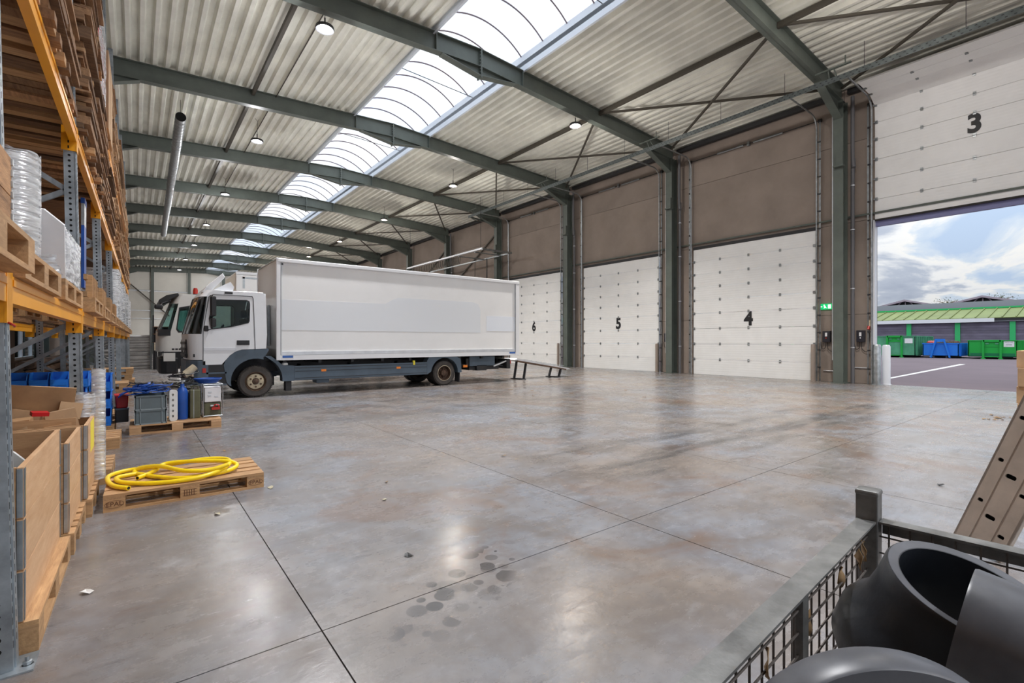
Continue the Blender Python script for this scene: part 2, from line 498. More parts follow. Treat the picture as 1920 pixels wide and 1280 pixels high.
def struct(name):
    o = bpy.data.objects.new(name, None); COL.objects.link(o); o['kind'] = 'structure'; return o


def text_mesh(body, size, material, bold=0.0, extrude=0.002, align='CENTER'):
    c = bpy.data.curves.new('letters', 'FONT'); c.body = body; c.size = size; c.offset = bold; c.extrude = extrude
    c.align_x = align; c.align_y = 'CENTER'
    o = bpy.data.objects.new('letters', c); COL.objects.link(o)
    dg = bpy.context.evaluated_depsgraph_get()
    me = bpy.data.meshes.new_from_object(o.evaluated_get(dg))
    bpy.data.objects.remove(o); bpy.data.curves.remove(c)
    me.materials.clear(); me.materials.append(M[material]); return me


def plate(outer, holes, t, plane='xz', off=0.0):
    """flat plate with holes; outline in two axes, thickness t along the third from off"""
    bm = bmesh.new(); edges = []
    for loop in [outer] + holes:
        vs = [bm.verts.new((p[0], 0, p[1])) for p in loop]
        edges += [bm.edges.new((vs[i], vs[(i + 1) % len(vs)])) for i in range(len(vs))]
    bmesh.ops.triangle_fill(bm, edges=edges, use_beauty=True)
    ext = bmesh.ops.extrude_face_region(bm, geom=bm.faces[:])
    bmesh.ops.translate(bm, verts=[g for g in ext['geom'] if isinstance(g, bmesh.types.BMVert)], vec=(0, t, 0))
    bmesh.ops.recalc_face_normals(bm, faces=bm.faces)
    mb = MB()
    bm.verts.index_update()
    f = {'xz': lambda c: (c.x, c.y + off, c.z), 'yz': lambda c: (c.y + off, c.x, c.z), 'xy': lambda c: (c.x, c.z, c.y + off)}[plane]
    mb.v = [f(v.co) for v in bm.verts]; mb.f = [tuple(v.index for v in fc.verts) for fc in bm.faces]
    bm.free(); return mb


def smooth_path(pts, k=6):
    pts = [Vector(p) for p in pts]; out = []
    for i in range(len(pts) - 1):
        p0, p1, p2, p3 = pts[max(i - 1, 0)], pts[i], pts[i + 1], pts[min(i + 2, len(pts) - 1)]
        for j in range(k):
            t = j / k
            out.append(0.5 * ((2 * p1) + (p2 - p0) * t + (2 * p0 - 5 * p1 + 4 * p2 - p3) * t * t + (3 * p1 - p0 - 3 * p2 + p3) * t ** 3))
    out.append(pts[-1]); return out


def arc(cx, cz, r, a0, a1, n):
    return [(cx + r * math.cos(R(a0 + (a1 - a0) * i / n)), cz + r * math.sin(R(a0 + (a1 - a0) * i / n))) for i in range(n + 1)]

# ------------------------------------------------------------------ the hall
XW, XL, RX = 19.4, -2.3, 8.6          # right wall, left wall, ridge
ZR, SL = 10.65, 0.05                  # rafter top at the ridge, roof slope
Y0, BAY, NB = -7.1, 6.6, 12           # first frame, spacing, number of bays
YF = Y0 + BAY * NB                    # far gable


def ztop(x): return ZR - SL * abs(x - RX)


def build_floor():
    fl = struct('floor')
    part('joint_bed', MB().box((XL, Y0 - 2, -0.2), (XW + 0.15, YF, -0.015)), 'joint', fl)
    xs = [XL, -1.68, 0.72, 3.1, 5.5, 7.9, 10.3, 12.7, 15.1, 17.5, XW + 0.15]
    ys = [Y0 - 2, 2.44, 14.6, 26.6, 38.6, 50.6, 62.6, YF]
    g = 0.0035
    for i in range(len(xs) - 1):
        for j in range(len(ys) - 1):
            w, l = xs[i + 1] - xs[i] - 2 * g, ys[j + 1] - ys[j] - 2 * g
            pbox('floor_slab', fl, (w, l, 0.05), 'floor', ((xs[i] + xs[i + 1]) / 2, (ys[j] + ys[j + 1]) / 2, -0.025))
    # the yard outside
    part_o = part('yard', MB().box((XW + 0.15, -120, -0.3), (190, 160, -0.02)), 'asphalt'); part_o['kind'] = 'structure'
    o = part('ground', MB().box((-90, -120, -0.35), (XW + 0.15, Y0 - 2, -0.03)), 'asphalt'); o['kind'] = 'structure'
    o = part('ground', MB().box((-90, Y0 - 2, -0.35), (XL - 0.2, 160, -0.03)), 'asphalt'); o['kind'] = 'structure'


def build_roof():
    ce = struct('ceiling')
    # trapezoidal deck sheets, one run per bay and side
    def deck(x0, x1, nm):
        mb = MB(); prof = []; x = x0
        while x < x1 - 0.01:
            for dx, dz in ((0, 0), (0.10, 0), (0.15, 0.14), (0.28, 0.14)):
                if x + dx <= x1: prof.append((x + dx, ztop(x + dx) + dz + 0.012))
            x += 0.33
        prof.append((x1, ztop(x1) + 0.012))
        n = len(prof)
        mb.v = [(p[0], 0, p[1]) for p in prof] + [(p[0], BAY, p[1]) for p in prof]
        mb.f = [(i, i + 1, n + i + 1, n + i) for i in range(n - 1)]
        # upper insulation and roofing closes the deck from outside
        z0, z1 = ztop(x0), ztop(x1)
        mb.add([(x0, 0, z0 + 0.155), (x1, 0, z1 + 0.155), (x1, BAY, z1 + 0.155), (x0, BAY, z0 + 0.155), (x0, 0, z0 + 0.3), (x1, 0, z1 + 0.3), (x1, BAY, z1 + 0.3), (x0, BAY, z0 + 0.3)],
               [(0, 3, 2, 1), (4, 5, 6, 7), (0, 1, 5, 4), (1, 2, 6, 5), (2, 3, 7, 6), (3, 0, 4, 7)])
        return mb.mesh(nm, 'deck', fix=False)
    ml, mr = deck(XL - 0.25, 7.0, 'roof_sheet'), deck(10.3, XW + 0.25, 'roof_sheet')
    for b in range(NB):
        for me in (ml, mr): link('roof_sheet', me, ce, (0, Y0 + b * BAY, 0))
    # rafters
    H, FW, FT = 0.56, 0.24, 0.022
    mb = MB()
    for s in (-1, 1):
        xa, xb = RX, RX + s * 10.5
        za, zb = ztop(xa), ztop(xb)
        mb.prism([(xa, za - FT), (xb, zb - FT), (xb, zb - H), (xa, za - H)], -0.008, 0.008)
        for o in (0, -H + FT):
            mb.prism([(xa, za + o), (xb, zb + o), (xb, zb + o - FT), (xa, za + o - FT)], -FW / 2, FW / 2)
        # ridge haunch
        xh = RX + s * 1.4
        mb.prism([(xa, za - H), (xh, ztop(xh) - H), (xa, za - H - 0.27)], -0.008, 0.008)
        mb.prism([(xa, za - H - 0.27), (xh, ztop(xh) - H), (xh, ztop(xh) - H - FT), (xa, za - H - 0.27 - FT)], -FW / 2, FW / 2)
        # eaves haunch
        xh, xe = RX + s * 8.5, RX + s * 10.3
        mb.prism([(xh, ztop(xh) - H), (xe, ztop(xe) - H), (xe, ztop(xe) - H - 0.62)], -0.008, 0.008)
        mb.prism([(xh, ztop(xh) - H), (xe, ztop(xe) - H - 0.62), (xe, ztop(xe) - H - 0.62 - FT), (xh, ztop(xh) - H - FT)], -FW / 2, FW / 2)
        for xs_ in (7.0, 10.3):
            if (xs_ - RX) * s > 0: mb.prism([(xs_ - .01, ztop(xs_) - FT), (xs_ + .01, ztop(xs_) - FT), (xs_ + .01, ztop(xs_) - H), (xs_ - .01, ztop(xs_) - H)], -FW / 2, FW / 2)
    rme = mb.mesh('rafter', 'steel_green')
    st = MB(); st.box((-0.022, -0.125, -0.90), (0.022, 0.125, 0.01)); stm = st.mesh('end_plate', 'steel_green')
    bo = MB()
    for i in range(8):
        for s in (-1, 1): bo.cyl((-0.045, s * 0.085, -0.82 + i * 0.105), (0.045, s * 0.085, -0.82 + i * 0.105), 0.017, 6)
    bom = bo.mesh('bolt_row', 'steel_galv')
    for b in range(NB + 1):
        y = Y0 + b * BAY - (0.2 if b == NB else 0)
        r = link('rafter', rme, ce, (0, y, 0))
        if 1 <= b:
            link('end_plate', stm, r, (RX, 0, ZR - 0.005)); link('bolt_row', bom, r, (RX, 0, ZR))
    # purlins and wind bracing between the frames
    for b in range(NB):
        ya, yb = Y0 + b * BAY + 0.02, Y0 + (b + 1) * BAY - 0.02
        for x in (3.3, 14.2): pbox('purlin', ce, (0.10, BAY - 0.04, 0.15), 'purlin', (x, (ya + yb) / 2, ztop(x) - 0.10))
        xe, zc = 18.75, 10.0
        part('brace', MB().bar((14.2, ya + .15, ztop(14.2) - .22), (xe, yb - .1, ztop(xe) - 0.20), 0.07, 0.07), 'purlin', ce)
        part('brace', MB().bar((14.2, yb - .15, ztop(14.2) - .14), (xe, ya + .1, ztop(xe) - 0.12), 0.07, 0.07), 'purlin', ce)
        # thin conduit along the deck on the left
        if b < 9: part('conduit', MB().cyl((4.05, ya, ztop(4.05) - 0.04), (4.05, yb, ztop(4.05) - 0.04), 0.018, 6), 'purlin', ce)
        # eaves beam
        pbox('eaves_beam', ce, (0.18, BAY - 0.3, 0.16), 'steel_dark', (19.25, (ya + yb) / 2, 9.95))
    # barrel skylight
    wi = struct('window_1')
    zc = ztop(7.0) + 0.02
    part('curb', MB().box((6.93, Y0, zc - 0.06), (7.0, YF - 0.25, zc + 0.5)), 'curb', wi)
    part('curb', MB().box((10.3, Y0, zc - 0.06), (10.37, YF - 0.25, zc + 0.5)), 'curb', wi)
    half, rise = 1.65, 0.62
    rad = (half * half + rise * rise) / (2 * rise); amax = math.asin(half / rad)
    zb = zc + 0.5
    pts = [(8.65 + rad * math.sin(-amax + 2 * amax * i / 20), zb + rad * math.cos(-amax + 2 * amax * i / 20) - rad + rise) for i in range(21)]
    am = MB().tube([(p[0], 0, p[1] - 0.03) for p in pts], 0.024, 6).mesh('arch', 'arch', 40)
    step = 1.1; n = int((YF - 0.3 - Y0) / step)
    pm = MB(); m = len(pts)
    pm.v = [(p[0], 0.004, p[1]) for p in pts] + [(p[0], step - 0.004, p[1]) for p in pts]
    pm.f = [(i, i + 1, m + i + 1, m + i) for i in range(m - 1)]
    pme = pm.mesh('pane', 'polycarbonate', 60, fix=False)
    for i in range(n):
        y = Y0 + i * step
        link('pane', pme, wi, (0, y, 0)); link('arch', am, wi, (0, y, 0))
    for b in range(1, NB):
        y = Y0 + b * BAY + 3.0
        part('tie_rod', MB().cyl((7.0, y, zc + 0.42), (10.3, y, zc + 0.3), 0.013, 6), 'steel_dark', wi)
    # end caps of the vault
    for y in (YF - 0.25,):
        part('end_cap', MB().prism([(6.93, zc - .1), (10.37, zc - .1)] + [(p[0], p[1] + .05) for p in pts[::-1]], y, y + 0.05), 'curb', wi)


DOORS = [(2.8, 3), (9.4, 4), (16.0, 5), (22.6, 6)]
DW, DH = 4.86, 5.45


def build_walls():
    wr = struct('wall_right')
    bk = MB()
    def back(y0, y1, z0, z1): bk.box((XW + 0.16, y0, z0), (XW + 0.26, y1, z1))
    def panel(y0, y1, z0, z1):
        g = 0.006
        pbox('concrete_panel', wr, (0.16, y1 - y0 - 2 * g, z1 - z0 - 2 * g), 'wall', (XW + 0.08, (y0 + y1) / 2, (z0 + z1) / 2))
    for b in range(NB):
        ya, yb = Y0 + b * BAY, Y0 + (b + 1) * BAY
        dr = [d for d in DOORS if ya < d[0] < yb]
        back(ya, yb, DH, 10.28)
        panel(ya, yb, DH + 0.06, 8.25); panel(ya, yb, 8.25, 10.12)
        if dr:
            d0, d1 = dr[0][0] - DW / 2, dr[0][0] + DW / 2
            for p, q in ((ya, d0), (d1, yb)):
                back(p, q, 0, DH)
                panel(p, q, 0, 2.35); panel(p, q, 2.35, DH + 0.06)
        else:
            back(ya, yb, 0, DH); panel(ya, yb, 0, 2.8); panel(ya, yb, 2.8, DH + 0.06)
    part('backing', bk, 'wall_back', wr)
    # steel columns
    cm = MB()
    cm.box((18.80, -0.15, 0.0), (18.825, 0.15, 9.6)); cm.box((19.195, -0.15, 0.0), (19.22, 0.15, 9.6)); cm.box((18.82, -0.008, 0.0), (19.2, 0.008, 9.6))
    cme = cm.mesh('column', 'steel_green')
    pl = MB().box((18.72, -0.2, 0), (19.3, 0.2, 0.025)).mesh('foot_plate', 'steel_green')
    bx = MB().box((18.68, -0.17, 7.35), (18.80, 0.02, 7.80)); bx.box((18.62, -.2, 7.31), (18.80, .1, 7.36))
    bxm = bx.mesh('cable_box', 'steel_green')
    for b in range(NB + 1):
        c = link('column', cme, wr, (0, Y0 + b * BAY - (0.2 if b == NB else 0), 0)); link('foot_plate', pl, c)
        if b > 1: link('cable_box', bxm, c)
        # downpipe beside the column
        if 1 <= b <= 6 and b % 2 == 0 or b == 3:
            dp = MB().tube(smooth_path([(19.1, -0.33, 9.7), (19.1, -0.33, 7.6), (19.12, -0.36, 7.3), (19.2, -0.3, 7.05), (19.2, -0.3, 0.0)], 4), 0.06, 10)
            d = part('downpipe', dp, 'pipe_grey', c, smooth=50)
            for z in (1.2, 3.2, 5.2, 6.7): part('pipe_clamp', MB().tube([(19.2, -.3, z), (19.2, -.3, z + .03)], 0.07, 10), 'alu', d)
            part('conduit', MB().tube([(18.86, 0.19, 0.9), (18.86, 0.19, 9.4)], 0.014, 6), 'alu', c)
            part('conduit', MB().tube([(18.92, 0.19, 0.9), (18.92, 0.19, 9.4)], 0.014, 6), 'alu', c)
    # conduit running over the doors
    part('conduit', MB().cyl((19.32, -0.4, 5.68), (19.32, 32.5, 5.68), 0.035, 8), 'steel_green', wr)
    # cross bracing of the wall far down the hall
    for b in (4, 5):
        ya, yb = Y0 + (b + 1) * BAY, Y0 + (b + 2) * BAY
        part('wall_brace', MB().bar((19.3, ya + .1, 9.0), (19.3, yb - .1, 5.6), 0.09, 0.09), 'purlin', wr)
    # left wall with low windows behind the racks
    wl = struct('wall_left')
    mb = MB()
    ys = [Y0]
    for a, b_ in ((11.5, 15.5), (16.5, 21.0)): ys += [a, b_]
    ys.append(YF)
    mb.box((XL - 0.2, Y0, 0), (XL, YF, 0.95)); mb.box((XL - 0.2, Y0, 2.15), (XL, YF, 10.15))
    for i in range(0, len(ys), 2): mb.box((XL - 0.2, ys[i], 0.95), (XL, ys[i + 1], 2.15))
    part('wall_skin', mb, 'wall', wl)
    lc = MB(); lc.box((XL, -0.12, 0), (XL + 0.02, 0.12, 10)); lc.box((XL + .02, -.01, 0), (XL + .3, .01, 10)); lc.box((XL + .3, -0.12, 0), (XL + 0.32, 0.12, 10))
    lcm = lc.mesh('column', 'steel_green')
    for b in range(NB + 1): link('column', lcm, wl, (0, Y0 + b * BAY - (0.2 if b == NB else 0), 0))
    for i, (a, b_) in enumerate(((11.5, 15.5), (16.5, 21.0))):
        w = struct('window_%d' % (i + 2))
        part('window_pane', MB().box((XL - 0.11, a, 0.95), (XL - 0.10, b_, 2.15)), 'window_glass', w)
        f = MB()
        for y in [a + (b_ - a) * k / 3 for k in range(4)]: f.box((XL - 0.14, y - .03, .95), (XL - 0.06, y + .03, 2.15))
        for z in (0.95, 2.09): f.box((XL - 0.14, a, z), (XL - 0.06, b_, z + .06))
        part('window_frame', f, 'white_trim', w)
    # far gable wall of sandwich panels
    wf = struct('wall_far')
    part('backing', MB().box((XL - 0.2, YF + 0.08, 0), (XW + 0.26, YF + 0.2, 11.7)), 'wall_back', wf)
    x = XL
    zs = [0, 4.15, 5.1, 7.45, 11.4]
    while x < XW - 0.1:
        x2 = min(x + 3.62, XW)
        for k in range(4):
            pbox('wall_panel', wf, (x2 - x - 0.02, 0.08, zs[k + 1] - zs[k] - 0.02), 'gable', ((x + x2) / 2, YF + 0.04, (zs[k] + zs[k + 1]) / 2))
        x = x2
    for x in (1.55, 5.2, 8.9, 12.5, 16.1): part('gable_post', MB().box((x - .15, YF - .35, 0), (x + .15, YF - 0.0, ztop(x) - .1)), 'steel_green', wf)
    for z in (4.15, 5.1, 7.45): part('gable_rail', MB().box((XL, YF - .06, z - .05), (XW, YF - .0, z + .05)), 'alu', wf)
    part('wall_brace', MB().bar((-1.0, YF - .3, 8.6), (3.2, YF - .3, 4.5), 0.12, 0.12), 'purlin', wf)
    part('conduit', MB().cyl((XL, YF - .3, 7.55), (XW, YF - .3, 7.35), 0.03, 6), 'alu', wf)


def build_doors():
    secs = [0.66] * 4 + [(DH - 2.64) / 5] * 5; nsec = len(secs)
    mes = {}
    for sh in set(secs): mes[sh] = MB().box((0, -DW / 2 + .02, -sh / 2 + .005), (0.045, DW / 2 - .02, sh / 2 - .005)).mesh('door_panel', 'door_white')
    hg = MB()
    for y in (-DW / 2 + .06, -1.2, 0, 1.2, DW / 2 - .06):
        hg.box((-0.02, y - .035, -0.055), (0.0, y + .035, 0.055)); hg.cyl((-.018, y - .04, 0), (-.018, y + .04, 0), .014, 6)
    for s in (-1, 1): hg.box((-0.05, s * (DW / 2 - .02) - .03, -0.02), (0.0, s * (DW / 2 - .02) + .03, 0.02))
    hme = hg.mesh('hinges', 'steel_track')
    for i, (yc, num) in enumerate(DOORS):
        d = struct('door_%d' % num)
        d.location = (XW - 0.055, yc, 0)
        op = num == 3
        zt = 9.0                                    # where the tracks bend
        rad = 0.45
        def pose(s):                                # path of the door leaf: up the wall, round the bend, in below the roof
            if s <= zt: return (0, s), 0.0
            a = (s - zt) / rad
            if a <= math.pi / 2: return (-rad + rad * math.cos(a), zt + rad * math.sin(a)), a
            e = s - zt - rad * math.pi / 2
            return (-rad - e, zt + rad), math.pi / 2
        base = DH + 0.02 if op else 0.0
        for k in range(nsec):
            sh = secs[k]; s0 = base + sum(secs[:k])
            (xa, za), _ = pose(s0); (xb, zb), _ = pose(s0 + sh)
            ang = math.atan2(-(xb - xa), zb - za)
            p = link('door_panel', mes[sh], d, ((xa + xb) / 2, 0, (za + zb) / 2), (0, -ang, 0))
            if k < nsec - 1: link('hinges', hme, p, (0, 0, sh / 2))
        # number on the leaf
        nz = base + 2.31
        t = link('numeral', text_mesh(str(num), 0.74, 'black_paint', 0.028, 0.003), d, (-0.006, 0, nz), (R(90), 0, R(-90)))
        t.scale = (0.92, 1, 1)
        part('bottom_seal', MB().box((-0.005, -DW / 2, base - 0.05), (0.05, DW / 2, base)), 'rubber', d)
        if op:
            part('lintel_strip', MB().box((-0.03, -DW / 2, base + 0.17), (-0.0, DW / 2, base + 0.23)), 'steel_track', d)
        # frame strip above the opening
        if not op: part('head_seal', MB().box((-0.01, -DW / 2, DH - 0.03), (0.06, DW / 2, DH + 0.10)), 'black_paint', d)
        for s in (-1, 1):
            y = s * (DW / 2 + 0.05)
            tr = MB()
            pth = [(-0.09, y, 0.0), (-0.09, y, zt)] + [(-0.09 - rad + rad * math.cos(R(a)), y, zt + rad * math.sin(R(a))) for a in range(10, 91, 10)] + [(-2.55, y, zt + rad + 0.02)]
            tr.tube(pth, 0.028, 6)
            part('track', tr, 'steel_galv', d, smooth=30)
            an = MB().box((-0.04, y + s * 0.10 - .012, 0), (0.0 - .03, y + s * 0.10 + .04, 9.35))
            part('wall_angle', an, 'steel_track', d)
            rg = MB()
            for z in [0.5 + 0.62 * q for q in range(14)]: rg.bar((-0.085, y, z), (-0.05, y + s * 0.12, z), 0.03, 0.045)
            part('track_bracket', rg, 'steel_dark', d)
            # cable drum at the top
            part('cable_drum', MB().cyl((-0.012, y + s * 0.03, 9.33), (-0.012, y + s * 0.13, 9.33), 0.062, 16), 'steel_dark', d, smooth=40)
            part('cable', MB().cyl((-0.03, y + s * 0.075, 0.1 if not op else 5.6), (-0.03, y + s * 0.075, 9.3), 0.006, 5), 'steel_dark', d)
        part('spring_shaft', MB().cyl((-0.012, -DW / 2 - .2, 9.33), (-0.012, DW / 2 + .2, 9.33), 0.018, 8), 'steel_dark', d)
        sp = MB()
        for a, b_ in ((-1.3, -.2), (.2, 1.3)): sp.cyl((-0.012, a, 9.33), (-0.012, b_, 9.33), 0.042, 10)
        sp.box((-.05, -.05, 9.25), (.05, .05, 9.41))
        part('torsion_spring', sp, 'steel_track', d, smooth=40)
    # weather strip, jamb lining and gutter of the open door
    d = bpy.data.objects['door_3']
    for s in (-1, 1):
        part('jamb', MB().box((-0.02, s * (DW / 2 + .005) - .02, 0), (0.22, s * (DW / 2 + .005) + .02, DH)), 'white_trim', d)
    part('head_gutter', MB().box((0.10, -DW / 2, DH - 0.20), (0.24, DW / 2, DH - 0.02)), 'blue_gutter', d)


mat('blue_gutter', (0.20, 0.21, 0.40), 0.4)
build_floor(); build_roof(); build_walls(); build_doors()

# ------------------------------------------------------------------ fittings of the hall
ORD = ['nearest', 'second', 'third', 'fourth', 'fifth', 'sixth', 'seventh', 'eighth', 'ninth']


def build_lamps():
    ring = MB().lathe([(0.165, -0.002), (0.17, -0.03), (0.22, -0.035), (0.235, 0.0), (0.22, 0.05), (0.15, 0.06)], 32).mesh('housing', 'plastic_black', 40)
    fin = MB().lathe([(0.0, 0.09), (0.07, 0.09), (0.08, 0.05), (0.155, 0.05), (0.155, 0.02)], 24).mesh('driver', 'steel_dark', 40)
    lon = MB().lathe([(0.03, 0.0), (0.165, -0.002)], 32)
    on = MB().lathe([(0.0, -0.004), (0.165, -0.004), (0.165, 0.01)], 32).mesh('diffuser', 'lamp_on', 40)
    off = MB().lathe([(0.0, -0.004), (0.165, -0.004), (0.165, 0.01)], 32).mesh('diffuser', 'lamp_added', 40)
    dot = MB().lathe([(0.0, -0.012), (0.022, -0.010), (0.024, 0.0)], 12).mesh('sensor', 'plastic_black')
    for row, x in (('lit', 13.0), ('dark', 3.85)):  # left row reads as switched off; its light is added to brighten the hall
        k = 0
        for i in range(-1, 8):
            y = 3.95 + 8.85 * i
            
            z = 9.5 if row == 'dark' else 9.52
            if i < 0 or (i == 0 and row == 'dark'): lab = 'round lamp hanging above or behind the viewer, %s row, %s' % ('right' if row == 'lit' else 'left', 'out of view' if i < 0 else 'overhead')
            elif row == 'lit':
                lab = 'lit warm round lamp on the right of the skylight, %s from the viewer' % ORD[k]
            else:
                lab = 'white-faced black-rimmed round lamp on the left of the skylight, %s from the viewer' % ORD[k]
            if i >= (1 if row == 'dark' else 0): k += 1
            t = thing('hanging_lamp', lab, 'lamp', (x, y, z), 0, 'round lamps hanging from the roof deck')
            link('housing', ring, t); link('driver', fin, t)
            link('diffuser', on if row == 'lit' else off, t); link('sensor', dot, t)
            zt = ztop(x) - z
            part('suspension', MB().tube([(0, 0, 0.08), (0, 0, 0.28)], 0.02, 6).tube([(0, 0, 0.28), (0.02, 0, zt - .12)], 0.008, 5).tube([(0.02, 0, zt - .12), (-.06, 0.05, zt)], 0.006, 5).tube([(0.02, 0, zt - .12), (.08, 0.05, zt)], 0.006, 5), 'steel_dark', t)
            if True:  # both rows shine, the left one as added light
                l = bpy.data.lights.new('lamp_light', 'AREA'); l.shape = 'DISK'; l.size = 0.20 if row == 'lit' else 0.26; l.spread = R(112); l.energy = LAMP_POWER * (1.0 if row == 'lit' else 0.75)
                l.color = (1.0, 0.94, 0.87) if row == 'lit' else (0.98, 0.98, 1.0)
                lo = bpy.data.objects.new('lamp_light', l); COL.objects.link(lo); lo.parent = t; lo.location = (0, 0, -0.03)
                # the bulging lens also throws some light sideways; added light in the left row
                l2 = bpy.data.lights.new('lamp_glow', 'POINT'); l2.shadow_soft_size = 0.10; l2.energy = LAMP_POWER * 0.5; l2.color = l.color
                lo = bpy.data.objects.new('lamp_glow', l2); COL.objects.link(lo); lo.parent = t; lo.location = (0, 0, -0.12)


def build_services():
    # spiral duct
    a, b = Vector((1.26, 20.8, 9.42)), Vector((1.62, 44.5, 9.42))
    d = thing('ventilation_duct', 'round galvanised spiral duct hanging under the roof beams on the left', 'duct', a)
    v = b - a
    n = 8
    for i in range(n):
        p, q = v * (i / n), v * ((i + 1) / n)
        sg = part('duct_segment', MB().tube([p, q], 0.165, 20, cap=False), 'steel_galv', d, smooth=50)
        part('joint_ring', MB().tube([q - v.normalized() * .05, q + v.normalized() * .03], 0.18, 20), 'steel_galv', sg, smooth=50)
        for k in range(1, 9):
            c = p + (q - p) * (k / 9)
            part('seam_rib', MB().tube([c, c + v.normalized() * .025], 0.171, 18), 'steel_track', sg)
    part('dark_end', MB().tube([(0, -.002, 0), (0, 0.01, 0)], 0.160, 20), 'hole', d)  # black disc painting the dark inside of the open duct end
    for i in (0.1, 2, 4, 6, 7.9):
        c = v * (i / n)
        part('hanger', MB().cyl(c + Vector((0, 0, .16)), c + Vector((0, 0, 0.72)), 0.008, 5), 'steel_dark', d)
    # perforated strut carrying the door tracks
    t = thing('support_rail', 'long galvanised perforated rail hanging in front of the doors below the beams', 'rail', (16.85, 0, 9.42))
    mb = MB(); y0, y1 = -0.5, 26.1
    mb.box((-0.06, y0, 0.06), (0.06, y1, 0.066)); mb.box((-0.06, y0, -0.10), (-0.055, y1, 0.06))
    part('channel', mb, 'rail_steel', t)
    hm = MB()
    y = y0 + .1
    while y < y1:
        hm.box((-0.0615, y, -0.07), (-0.0602, y + .05, -0.045)); hm.box((-0.0615, y + .06, 0.01), (-0.0602, y + .11, 0.035)); y += .16
    part('slot', hm, 'steel_dark', t)['kind'] = 'stuff'
    for y in [0.4 + 2.2 * k for k in range(12)]:
        part('hanger', MB().cyl((0, y, 0.06), (0, y, ztop(16.85) - 9.42), 0.007, 5), 'steel_dark', t)
    for yc in [6.1 + 6.6 * k for k in range(4)]:
        cb = MB().box((-0.28, yc - 1.05, 0.22), (-0.22, yc - .1, 0.26)); cb.bar((-.25, yc - .9, .24), (-.25, yc - .9, .5), .03, .03)
        cb.bar((-.25, yc - .6, .24), (0, yc - .6, .05), .03, .03); cb.bar((-.25, yc - .45, .24), (0, yc - .4, .05), .03, .03)
        part('bracket', cb, 'steel_green', t)
    part('end_arm', MB().bar((0, 26.05, 0.0), (2.2, 26.3, -0.15), 0.08, 0.08), 'steel_green', t)
    part('end_arm', MB().bar((0, 26.1, 0.02), (1.3, 27.1, .1), 0.04, 0.04), 'steel_green', t)
    # crane-like door operator rail above the truck
    t = thing('overhead_track', 'bright galvanised track frame with hanging cable chain above the white truck', 'track', (16.6, 0, 7.0))
    part('front_rail', MB().box((-0.04, 24.2, 0.05), (0.04, 34.5, 0.13)).box((-.07, 24.2, .02), (.07, 34.5, .05)), 'alu', t)
    part('rear_rail', MB().box((2.0, 24.2, -0.05), (2.08, 34.5, 0.03)), 'steel_track', t)
    part('end_bar', MB().box((-.05, 24.1, -0.02), (2.2, 24.25, 0.08)), 'steel_track', t)
    for y in (25.0, 26.9): part('cross_bar', MB().box((0, y, -0.06), (2.1, y + .1, 0.0)), 'steel_track', t)
    ch = MB()
    for k in range(26):
        y = 27.0 + k * .26
        ch.tube([(0.15, y, 0.0), (0.15, y + .06, -0.42), (0.15, y + .13, -.46), (0.15, y + .2, -.42), (0.15, y + .26, 0.0)], 0.022, 5)
    part('cable_chain', ch, 'purlin', t, smooth=50)
    part('drop_pole', MB().tube([(2.0, 26.6, 0), (2.0, 26.6, -4.0)], 0.035, 6), 'steel_dark', t)
    part('drop_pole', MB().tube([(2.1, 28.2, 0.3), (2.1, 28.2, -5.0)], 0.02, 6), 'steel_dark', t)
    part('hanger', MB().cyl((0, 24.4, .1), (0, 24.4, ztop(16.6) - 7.0), .012, 5), 'steel_dark', t)
    part('hanger', MB().cyl((0, 34, .1), (0, 34, ztop(16.6) - 7.0), .012, 5), 'steel_dark', t)
    # bollards
    bl = [(19.20, 5.12, 'grey concrete-filled bollard at the left jamb of the open door', 'steel_galv', 0.115),
          (19.72, 5.0, 'white bollard just outside the left jamb of the open door', 'white_trim', 0.115),
          (19.12, 6.98, 'brown steel bollard in front of the nearest closed door', 'wall', 0.075),
          (19.12, 13.55, 'brown steel bollard in front of the middle closed door', 'wall', 0.075),
          (19.12, 20.2, 'brown steel bollard in front of the closed door behind the truck tail', 'wall', 0.075)]
    for x, y, lab, m_, r in bl:
        t = thing('bollard', lab, 'bollard', (x, y, 0 if x < 19.5 else -0.02), 0, 'bollards at the doors')
        part('post', MB().lathe([(0, 0), (r, 0), (r, 1.27), (r * .8, 1.32), (0, 1.33)], 20), m_, t, smooth=40)
        part('base_ring', MB().lathe([(r, 0.02), (r + .03, 0.015), (r + .03, 0)], 20), m_, t)
    # door controls on the piers
    for yc, dn in ((6.62, 4), (5.60, 3), (13.15, 5), (19.75, 6)):
        near = {4: 'beside door 4, left of the nearest column', 3: 'beside the open door, right of the nearest column', 5: 'on the pier between the two nearest closed doors', 6: 'beside the closed door at the truck tail'}[dn]
        t = thing('door_control_box', 'black door control box ' + near, 'control box', (XW - 0.001, yc, 1.6), 0, 'door control boxes')
        part('casing', MB().box((-0.13, -0.12, -0.2), (0, 0.12, 0.2)), 'control_dark', t, bevel=0.015)
        part('display', MB().box((-0.134, -0.03, 0.0), (-0.13, 0.035, 0.13)), 'paper', t)
        part('button', MB().cyl((-0.14, 0.0, -.06), (-.13, 0, -.06), .02, 10), 'red_lens' if dn != 3 else 'paper', t)
        cb = MB().tube(smooth_path([(-.06, -.02, -.2), (-.06, -.02, -.4), (-.06, -.12, -.52), (-.06, -.2, -.45), (-.06, -.24, 0.0), (-.05, -.22, .17)]), 0.009, 6)
        cb.tube(smooth_path([(-.06, .04, -.2), (-.06, .05, -.38), (-.06, .14, -.44), (-.04, .2, -.2)]), 0.009, 6)
        part('cable', cb, 'plastic_black', t, smooth=50)
